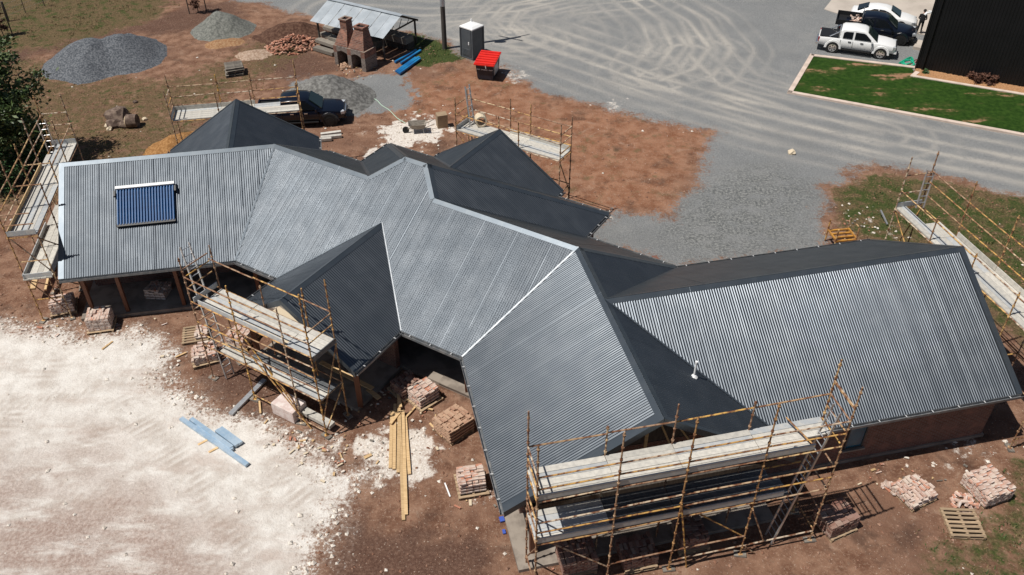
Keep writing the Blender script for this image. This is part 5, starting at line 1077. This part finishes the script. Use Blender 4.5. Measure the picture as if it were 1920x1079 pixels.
MB().loft([[(-hw+.08, -.72, .08), (hw-.08, -.72, .08), (hw-.08, .8, .08), (-hw+.08, .8, .08)], [(-hw, -.85, 1.05), (hw, -.85, 1.05), (hw, .85, 1.05), (-hw, .85, 1.05)], [(-hw, -.85, 1.15), (hw, -.85, 1.15), (hw, .85, 1.32), (-hw, .85, 1.32)]]).build('body', M['navy'], bn)
lid = MB().loft([[(-hw-.1, -.98, 1.12), (hw+.1, -.98, 1.12), (hw+.1, .9, 1.33), (-hw-.1, .9, 1.33)], [(-hw-.1, -.98, 1.2), (hw+.1, -.98, 1.2), (hw+.1, .9, 1.4), (-hw-.1, .9, 1.4)]])
for i in range(6): y = -.85+.31*i; z = 1.2+(y+.98)/1.88*.2; lid.obox((0, y, z+.025), (2*hw+.1, .13, .06), Matrix.Rotation(math.atan(.2/1.88), 3, 'X'))
lid.build('lid', M['red'], bn)
lg = MB()
for i in range(16):
    if i in (4, 11): continue
    lg.box(-.55+.07*i, -.505+.07*i, -.845, -.825, .76+.02*(i % 3 == 0), .83)
o = lg.build('lettering', M['white'], bn); o.rotation_euler = (0, 0, 0)
MB().box(hw-.02, hw+.012, -.55, .35, .35, .98).build('sticker_panel', M['galv'], bn); MB().tube((.1, -.96, 1.15), (.14, -.97, .95), .025, 6).build('strap', M['white'], bn)
for x, y in ((-hw+.15, -.6), (hw-.15, -.6), (hw-.15, .6), (-hw+.15, .6)): MB().tube((x-.03, y, .08), (x+.03, y, .08), .08, 10).build('castor', M['rubber'], bn)
pp_ = A_(834, 92); po = thing('power_pole', 'dark timber power pole standing in green grass', 'power pole', pp_)
MB().tube((0, 0, -.1), (0, 0, 11.6), .18, 12, r2=.13).build('pole', M['pole'], po, smooth=50); MB().tube((0, 0, 3.1), (0, 0, 3.7), .182, 12, r2=.176).build('metal_band', M['galv'], po, smooth=50)
pm = MB().beam((-1.0, -.6, 11.0), (1.0, .6, 11.0), .1, .12).beam((-.9, .5, 10.2), (.9, -.5, 10.2), .1, .1); pm.build('cross_arm', M['pole'], po)
ins = MB()
for t in (-.9, -.4, .4, .9): ins.tube((t, .6*t, 11.06), (t, .6*t, 11.26), .05, 7)
ins.build('insulators', M['white'], po); MB().box(-.25, .25, -.45, -.2, 8.2, 8.9).build('transformer_box', M['galv'], po)

# ------------------------------------------------------------------ open shed and old fireplace
fl_, fr2, brk = A_(601, 83.4), A_(721.8, 114.7), A_(772.5, 79)
d = (fr2-fl_).normalized(); n = Vector((-d.y, d.x, 0)); Ls = (fr2-fl_).length; Ws = max(3., (brk-fr2).dot(n))
zE = zfit((fr2.x, fr2.y), 66); os_ = thing('open_shed', 'open sided shed with grey gabled tin roof over stored timber', 'open shed', fl_, math.atan2(d.y, d.x)); zR_ = zE+.3*Ws/2+.25
for k in range(8):
    x0_, x1_ = -.35+(Ls+.7)*k/8, -.35+(Ls+.7)*(k+1)/8
    for y0_, y1_, s_ in ((-.35, Ws/2, 1), (Ws/2, Ws+.35, -1)):
        za, zb = (zE-.1, zR_) if s_ > 0 else (zR_, zE-.1); dz_ = .014*(k % 2); za += dz_; zb += dz_; xs_ = np.linspace(x0_, x1_-.035, 17); v = []
        for i, x in enumerate(xs_): c = .012*math.cos(i*math.pi); v += [(x, y0_, za+c+random.uniform(0, .004)), (x, y1_, zb+c)]
        MB().add(v, [(2*i, 2*i+2, 2*i+3, 2*i+1) for i in range(16)]).build('roof_sheet', M['tin'], os_)
MB().beam((-.36, Ws/2, zR_+.03), (Ls+.36, Ws/2, zR_+.03), .36, .03).build('ridge_cap', M['tin'], os_)
for x in (0, Ls*.5, Ls):
    for y in (0, Ws): MB().tube((x, y, 0), (x, y, zE-.15), .075, 8).build('post', M['darkwood'], os_)
    tr = MB().beam((x, 0, zE-.16), (x, Ws, zE-.16), .06, .1).beam((x, 0, zE-.14), (x, Ws/2, zR_-.08), .06, .1).beam((x, Ws, zE-.14), (x, Ws/2, zR_-.08), .06, .1)
    for t in (.25, .5, .75): tr.beam((x, Ws*t, zE-.16), (x, Ws*(t+.1), zE+(.5-abs(t-.5))*1.0*(zR_-zE)/1.0), .03, .03)
    tr.build('truss', M['darkwood'], os_)
MB().beam((-.3, 0, zE-.12), (Ls+.3, 0, zE-.12), .08, .12).beam((-.3, Ws, zE-.12), (Ls+.3, Ws, zE-.12), .08, .12).build('eave_beam', M['darkwood'], os_)
for k, (x, y, z) in enumerate([(1.2, 2.2, 0), (2.8, 1.9, 0), (4.8, 2.6, 0), (4.9, 2.5, .5), (2.6, 2.4, .55)]):
    o = MB().obox((0, 0, .22), (2.6, .9, .44)).build('timber_bundle', M['oldwood' if k % 2 else 'darkwood']); w_ = fl_+d*x+n*y; o.location = (w_.x, w_.y, z+.02); o.rotation_euler = (0, 0, math.atan2(d.y, d.x)+random.uniform(-.2, .2)); tag(o, ['lowest bundle of dark timber at the left under the open shed roof', 'grey timber bundle in the middle of the open shed floor', 'dark timber bundle at the right end of the open shed floor', 'grey timber bundle on top of the right hand stack in the open shed', 'dark timber bundle on top of the middle stack in the open shed'][k], 'timber bundle', 'timber bundles in the open shed')
wsht = MB().obox((0, 0, .1), (1.6, .5, .08)).build('white_board', M['white']); q_ = A_(628, 53, .5); wsht.location = (q_.x, q_.y, .5); wsht.rotation_euler = (0, 0, -.35); tag(wsht, 'white boards lying under the left edge of the open shed roof', 'board')
b0, b1 = A_(629, 121), A_(687, 136.2); d = (b1-b0).normalized(); n = Vector((-d.y, d.x, 0)); Lf = (b1-b0).length; zt = zfit((b1.x, b1.y), 99.5); fp_ = thing('fireplace', 'old double brick fireplace with two tapering chimneys, one broken open', 'fireplace', b0, math.atan2(d.y, d.x)); Df = 1.25
hb_ = MB().box(0, .28, 0, Df, 0, zt-.45).box(Lf-.34, Lf, 0, Df, 0, zt-.45).box(Lf*.5-.16, Lf*.5+.16, 0, Df, 0, zt-.45).box(.28, Lf-.34, Df-.25, Df-.003, 0, zt-.45)
hb_.build('hearth_wall', M['greybrick'], fp_)
ar = MB()
for xa, xb in ((.28, Lf*.5-.16), (Lf*.5+.16, Lf-.34)):
    k = 8
    for i in range(k):
        t0_, t1_ = i/k, (i+1)/k; za = zt-.42+.14*math.sin(t0_*math.pi); zb = zt-.42+.14*math.sin(t1_*math.pi); ya, yb = 0, .25; x0_, x1_ = xa+(xb-xa)*t0_, xa+(xb-xa)*t1_
        ar.add([(x0_, ya, za), (x1_, ya, zb), (x1_, ya, zt-.02), (x0_, ya, zt-.02), (x0_, yb, za), (x1_, yb, zb), (x1_, yb, zt-.02), (x0_, yb, zt-.02)], [(0, 1, 2, 3), (7, 6, 5, 4), (0, 4, 5, 1), (3, 2, 6, 7)])
ar.build('arch', M['greybrick'], fp_); MB().box(-.03, Lf+.03, -.03, Df+.03, zt-.446, zt).build('mantel_course', M['oldbrick'], fp_) if 0 else MB().box(-.0, .28, -.0, Df, zt-.448, zt).box(Lf-.34, Lf, 0, Df, zt-.448, zt).box(.28, Lf-.34, .252, Df, zt-.448, zt).box(Lf*.5-.16, Lf*.5+.16, 0, .25, zt-.448, zt-.002).build('mantel_course', M['oldbrick'], fp_)
def chimney(xc, wb, wt, h1, h2, top_open):
    mb = MB(); y0_, y1_ = .12, Df-.02; yt0, yt1 = Df*.5-.02, Df-.02
    mb.loft([[(xc-wb/2, y0_, zt+.002), (xc+wb/2, y0_, zt+.002), (xc+wb/2, y1_, zt+.002), (xc-wb/2, y1_, zt+.002)], [(xc-wt/2, yt0, zt+h1), (xc+wt/2, yt0, zt+h1), (xc+wt/2, yt1, zt+h1), (xc-wt/2, yt1, zt+h1)], [(xc-wt/2, yt0, zt+h2), (xc+wt/2, yt0, zt+h2), (xc+wt/2, yt1, zt+h2), (xc-wt/2, yt1, zt+h2)]])
    o = mb.build('chimney', M['oldbrick'], fp_); z = zt+h2+.002
    MB().box(xc-wt/2-.05, xc+wt/2+.05, yt0-.05, yt0+.1, z, z+.1).box(xc-wt/2-.05, xc+wt/2+.05, yt1-.1, yt1+.05, z, z+.1).box(xc-wt/2-.05, xc-wt/2+.09, yt0+.1, yt1-.1, z, z+.1).box(xc+wt/2-.09, xc+wt/2+.05, yt0+.1, yt1-.1, z, z+.1).build('rim', M['oldbrick'], o)
    MB().box(xc-wt/2+.085, xc+wt/2-.085, yt0+.1, yt1-.1, z, z+.012).build('flue', M['black_plastic'], o)
zc1 = zfit(tuple((b0+d*.6+n*.9)[:2]), 37)-zt; zc2 = zfit(tuple((b0+d*(Lf*.72)+n*.9)[:2]), 57)-zt
chimney(Lf*.22, Lf*.42, .55, 1.0, max(1.3, zc1), False); chimney(Lf*.7, Lf*.5, .75, 1.15, max(1.3, zc2), True)
heap('rubble bricks and stones lying in the left hearth of the fireplace', A_(648, 126), 26, .6, .25, 'brick_tan')

# ------------------------------------------------------------------ wheelbarrow, hoses, rack, ring, person
wb = A_(784, 248); wo_ = thing('wheelbarrow', 'lime splashed wheelbarrow standing on white spilt mortar', 'wheelbarrow', wb, R(8))
MB().loft([[(-.3, -.2, .3), (.35, -.24, .3), (.35, .24, .3), (-.3, .2, .3)], [(-.55, -.34, .62), (.5, -.36, .6), (.5, .36, .6), (-.55, .34, .62)]], cap=False).add([(-.3, -.2, .3), (.35, -.24, .3), (.35, .24, .3), (-.3, .2, .3)], [(0, 1, 2, 3)]).build('tray', M['oldwood'], wo_)
MB().tube((-.75, 0, .28), (.2, -.22, .28), .025, 6).tube((-.75, 0, .28), (.2, .22, .28), .025, 6).tube((.2, -.22, .28), (1.0, -.3, .62), .025, 6).tube((.2, .22, .28), (1.0, .3, .62), .025, 6).build('frame', M['oldwood'], wo_); MB().tube((-.72, -.05, .2), (-.72, .05, .2), .2, 14).build('wheel', M['rubber'], wo_, smooth=40)
for y in (-.24, .24): MB().tube((.3, y, .3), (.34, y*1.1, .0), .02, 6).build('leg', M['galv'], wo_)
def hose(label, pts, r_, mat, name='hose'):
    mb = MB(); P_ = [A_(x, y, .04) for x, y in pts]; c = P_[0].copy(); c.z = 0; out = []
    for i in range(len(P_)-1):
        for t in np.linspace(0, 1, 6)[:-1]:
            a = P_[max(i-1, 0)]; b = P_[i]; e = P_[i+1]; f = P_[min(i+2, len(P_)-1)]; out.append(.5*((2*b)+(e-a)*t+(2*a-5*b+4*e-f)*t*t+(3*b-a-3*e+f)*t**3)-c)
    out.append(P_[-1]-c)
    for a, b in zip(out[:-1], out[1:]): mb.tube(a, b, r_, 5)
    o = mb.build(name, M[mat]); o.location = c; return tag(o, label, 'hose')
hose('pale green hose winding from the fireplace to the mortar mixing place', [(640, 146), (652, 152), (668, 166), (690, 180), (706, 188), (716, 198), (730, 207), (745, 222), (760, 231)], .025, 'hose')
hose('tangled bright green hose by the corner of the black shed', [(1686, 119), (1696, 113), (1708, 108), (1712, 116), (1698, 121), (1690, 117), (1704, 112), (1714, 121), (1702, 124), (1694, 116), (1710, 112)], .06, 'green')
hose('thin orange cord lying by the tangled green hose', [(1704, 124), (1712, 115), (1720, 112), (1716, 118)], .02, 'redlamp')
rk = A_(1573, 460); ro = thing('steel_stillage', 'yellow steel stillage frame behind the right wing', 'stillage', rk, R(8))
for x, y in ((-.52, -.45), (.52, -.45), (.52, .45), (-.52, .45)): MB().tube((x, y, 0), (x, y, 1.25), .04, 6).build('post', M['tube'], ro)
M['yellow'] = mk('yellow_paint_steel', (.5, .24, .04), .6, 0, (.32, .15, .04), 5)
for y in (-.45, -.15, .15, .45): MB().box(-.52, .52, y-.05, y+.05, .55, .63).build('cross_bar', M['yellow'], ro)
for x in (-.52, .52): MB().box(x-.04, x+.04, -.45, .45, .632, .7).build('side_bar', M['yellow'], ro)
rg_ = A_(903, 238, 4.05); ri = bpy.data.objects.new('x', None); bpy.data.objects.remove(ri)
mb = MB(); k = 16; Lr = .5
for i in range(k):
    a, b = 2*math.pi*i/k, 2*math.pi*(i+1)/k
    for r0, r1 in ((.3, .3), (.22, .22)): mb.add([(0, r0*math.cos(a), r0*math.sin(a)), (Lr, r0*math.cos(a), r0*math.sin(a)), (Lr, r0*math.cos(b), r0*math.sin(b)), (0, r0*math.cos(b), r0*math.sin(b))], [(0, 1, 2, 3)])
    for x in (0, Lr): mb.add([(x, .3*math.cos(a), .3*math.sin(a)), (x, .3*math.cos(b), .3*math.sin(b)), (x, .22*math.cos(b), .22*math.sin(b)), (x, .22*math.cos(a), .22*math.sin(a))], [(0, 1, 2, 3)])
o = mb.build('concrete_pipe', M['cream']); o.location = (rg_.x, rg_.y, 4.31); o.rotation_euler = (0, 0, R(100)); tag(o, 'short pale concrete pipe lying on the middle rear scaffold deck', 'pipe')

def person(label, foot, rz):
    o = thing('person', label, 'person', foot, rz)
    J = [((0, 0, .95), .15), ((0, 0, 1.15), .14), ((0, .02, 1.36), .16), ((0, .0, 1.48), .07), ((0, -.03, 1.56), .062), ((0, -.06, 1.66), .098), ((0, -.07, 1.74), .075)]; E = [(0, 1), (1, 2), (2, 3), (3, 4), (4, 5), (5, 6)]
    def add(p, r_, par): J.append((p, r_)); E.append((par, len(J)-1)); return len(J)-1
    for s_ in (-1, 1):
        a = add((s_*.1, 0, .88), .1, 0); a = add((s_*.11, -.03+.03*s_, .5), .068, a); a = add((s_*.12, .03*s_, .1), .045, a); add((s_*.14, -.16+.03*s_, .05), .036, a)
        b = add((s_*.19, .01, 1.4), .07, 2); b = add((s_*.27, -.02, 1.12), .048, b); b = add((s_*.2, -.24, 1.0), .037, b); w_ = add((s_*.17, -.32, .99), .03, b)
        for f in range(4): c = add((s_*(.13+.022*f), -.38, .985), .012, w_); add((s_*(.125+.022*f), -.41-.008*(f in (1, 2)), .955), .009, c)
        c = add((s_*.12, -.345, 1.0), .012, w_); add((s_*.095, -.37, .99), .01, c)
    me = bpy.data.meshes.new('body'); me.from_pydata([p for p, _ in J], E, []); ob = link('body', me, o); sk = ob.modifiers.new('skin', 'SKIN'); ob.modifiers.new('sub', 'SUBSURF').levels = 2; ob.modifiers['sub'].render_levels = 2
    for i, (_, r_) in enumerate(J): me.skin_vertices[0].data[i].radius = (r_*(1.25 if i < 3 else 1), r_*(.8 if i < 3 else 1)); me.skin_vertices[0].data[i].use_root = i == 0
    dg_ = bpy.context.evaluated_depsgraph_get(); m2_ = bpy.data.meshes.new_from_object(ob.evaluated_get(dg_)); ob.modifiers.clear(); ob.data = m2_; m2_.materials.clear(); m2_.materials.append(M['cloth']); m2_.materials.append(M['skin'])
    for p in m2_.polygons: c = p.center; p.material_index = 1 if c.z > 1.5 or (c.y < -.3 and .9 < c.z < 1.1) else 0; p.use_smooth = True
    hr = MB(); 
    for r1, r2, z0, z1 in ((.103, .105, 1.66, 1.72), (.105, .085, 1.72, 1.78), (.085, .03, 1.78, 1.81)): hr.tube((0, -.05, z0), (0, -.05, z1), r1, 12, r2=r2)
    hr.build('hair', M['hair'], o, smooth=60); MB().obox((0, -.165, 1.655), (.03, .035, .045)).build('nose', M['skin'], o)
    for s_ in (-1, 1): MB().obox((s_*.035, -.155, 1.69), (.022, .012, .012)).build('eye', M['white'], o); MB().obox((s_*.1, -.05, 1.67), (.02, .05, .06)).build('ear', M['skin'], o)
    MB().obox((0, -.152, 1.615), (.05, .012, .01)).build('mouth', M['redlamp'], o); return o
pf_ = A_(1721.5, 64.5); person('person in black clothes standing with their back to the camera by the dark pickup', (pf_.x, pf_.y, .05), R(150))
# ------------------------------------------------------------------ ground litter and weeds (uncountable)
def interp(pts, arr):
    i = np.clip(((pts[:, 0]-x0g)/ST).astype(int), 0, NX-1); j = np.clip(((pts[:, 1]-y0g)/ST).astype(int), 0, NY-1); return arr.reshape(NY, NX)[j, i]
x0g, y0g = xs[0], ys[0]
def stones(name, label, pts, rmin, rmax, mat, seed):
    rg = np.random.default_rng(seed); n = len(pts); r_ = rmin+(rmax-rmin)*rg.random(n)**3; base = np.array([[1, 0, 0], [-1, 0, 0], [0, 1, 0], [0, -1, 0], [0, 0, .7], [0, 0, -.4]], float)
    F8 = np.array([[0, 2, 4], [2, 1, 4], [1, 3, 4], [3, 0, 4], [2, 0, 5], [1, 2, 5], [3, 1, 5], [0, 3, 5]]); v = base[None]*(.6+.7*rg.random((n, 6, 1)))*r_[:, None, None]; a = rg.random(n)*6.28; ca, sa = np.cos(a)[:, None], np.sin(a)[:, None]
    v = np.stack([v[..., 0]*ca-v[..., 1]*sa, v[..., 0]*sa+v[..., 1]*ca, v[..., 2]], -1); z = interp(pts, hz); v[..., 0] += pts[:, 0:1]; v[..., 1] += pts[:, 1:2]; v[..., 2] += (z+r_*.25)[:, None]
    f = (F8[None]+6*np.arange(n)[:, None, None]).reshape(-1, 3); me = bpy.data.meshes.new(name); me.from_pydata(v.reshape(-1, 3).tolist(), [], f.tolist()); me.materials.append(mat); return tag(link(name, me), label, 'stones', kind='stuff')
rg = np.random.default_rng(99)
cand = np.column_stack([rg.uniform(-34, 34, 160000), 12+48*rg.random(160000)**1.3])
edge = interp(cand, dl); lime_w = np.exp(-((edge+.1)/.55)**2); sp_w = interp(cand, a_splash)
M['limestone'] = mk('limestone_chip', (.62, .55, .47), .95, 0, (.76, .7, .62), 3, bmp=.3)
sel = rg.random(len(cand)) < (.5*lime_w+.3*sp_w+.02*(edge > .3)+.005)
sel &= interp(cand, a_gravel) < .3
stones('limestone_chips', 'scattered pale limestone chips along the edge of the rock pad', cand[sel][:26000], .012, .11, M['limestone'], 1)
sel = (rg.random(len(cand)) < .11) & (interp(cand, a_gravel) < .3) & (edge < 0)
M['clod'] = mk('earth_clod', (.21, .1, .06), .95, 0, (.33, .2, .14), 4)
stones('earth_clods', 'small clods and stones on the red brown earth', cand[sel][:15000], .012, .085, M['clod'], 2)
def tufts(name, label, pts, h, w, mat, seed, nb=5):
    rg = np.random.default_rng(seed); n = len(pts); pts = np.repeat(pts, nb, 0); m = len(pts); a = rg.random(m)*6.283; d = np.column_stack([np.cos(a), np.sin(a)]); b = pts+rg.normal(size=(m, 2))*w*1.2; hh = h*(.4+rg.random(m)); z = interp(b, hz); p = np.column_stack([-d[:, 1], d[:, 0]])*w*.28
    v = np.stack([np.column_stack([b-p, z-.01]), np.column_stack([b+p, z-.01]), np.column_stack([b+d*hh[:, None]*.6, z+hh])], 1).reshape(-1, 3); me = bpy.data.meshes.new(name); me.from_pydata(v.tolist(), [], np.arange(3*m).reshape(-1, 3).tolist()); me.materials.append(mat); return tag(link(name, me), label, 'grass', kind='stuff')
M['weed'] = mk('green_weed', (.035, .07, .015), .8, 0, (.08, .12, .03), 1.5); M['dryweed'] = mk('dry_grass_blade', (.24, .17, .08), .85, 0, (.15, .11, .05), 1.5)
cand = np.column_stack([rg.uniform(-40, 46, 120000), 12+60*rg.random(120000)])
clump = sm(fbm(cand, .9, 91), .5, .66)
gw = interp(cand, a_grass); grn_ = interp(cand, a_green); nogo = (interp(cand, a_gravel) > .3) | (interp(cand, dl) > -.1) | (sdist(cand, lawnpoly) > -.3)
sel = (rg.random(len(cand)) < .55*gw*grn_*clump+.25*(grn_ > .6)*gw) & ~nogo
tufts('weeds', 'patches of green weeds and grass on the earth', cand[sel][:14000], .13, .09, M['weed'], 3, 6)
sel = (rg.random(len(cand)) < .35*gw*(1-.6*grn_)*(.3+.7*clump)) & ~nogo
tufts('dry_grass', 'thin dry grass over the left and right margins of the site', cand[sel][:16000], .09, .09, M['dryweed'], 4, 5)
b_ = rg.uniform(lawnpoly.min(0), np.minimum(lawnpoly.max(0), 46), (60000, 2)); b_ = b_[sdist(b_, lawnpoly) > .1]
M['blade'] = mk('lawn_blade', (.018, .052, .007), .8, 0, (.04, .085, .014), .9)
hz_keep = hz; hz = np.full_like(hz, .06)
tufts('lawn_grass', 'short blades of the mown lawn', b_[fbm(b_, .55, 93) < .62][:30000], .07, .06, M['blade'], 5, 3)
hz = hz_keep

# splinters, broken brick and cement-bag scraps trodden into the earth round the house
def scraps(name, label, pts, mats, seed, L=(.05, .28)):
    rg = np.random.default_rng(seed); mb = MB()
    for x, y in pts:
        a = rg.random()*6.28; l = L[0]+(L[1]-L[0])*rg.random()**2; mb.obox((x, y, .045+float(interp(np.array([[x, y]]), hz)[0])), (l, .03+.07*rg.random(), .02+.03*rg.random()), Matrix.Rotation(a, 3, 'Z') @ Matrix.Rotation(rg.normal()*.12, 3, 'Y'), int(rg.integers(len(mats))))
    return tag(mb.build(name, mats), label, 'rubbish', kind='stuff')
spots = []
for (px, py, sx, sy, n) in ((640, 850, 90, 45, 90), (560, 830, 60, 30, 40), (790, 800, 40, 50, 40), (900, 930, 40, 50, 40), (350, 650, 60, 40, 30), (1700, 900, 90, 30, 70), (1600, 425, 50, 15, 40), (670, 135, 40, 12, 50), (1120, 405, 50, 10, 20), (1010, 1050, 40, 30, 25), (620, 70, 25, 10, 25), (110, 620, 70, 20, 25), (700, 760, 60, 40, 60)):
    for i in range(int(n*.45)): p_ = at(px+RNG.normal()*sx*.6, py+RNG.normal()*sy*.6); spots.append((p_.x, p_.y))
scraps('building_scraps', 'splinters of timber, brick and board scattered on the earth round the house', spots, [M['pine'], M['limestone'], M['brick_pink'], M['oldwood'], M['cream'], M['brick_red']], 8)
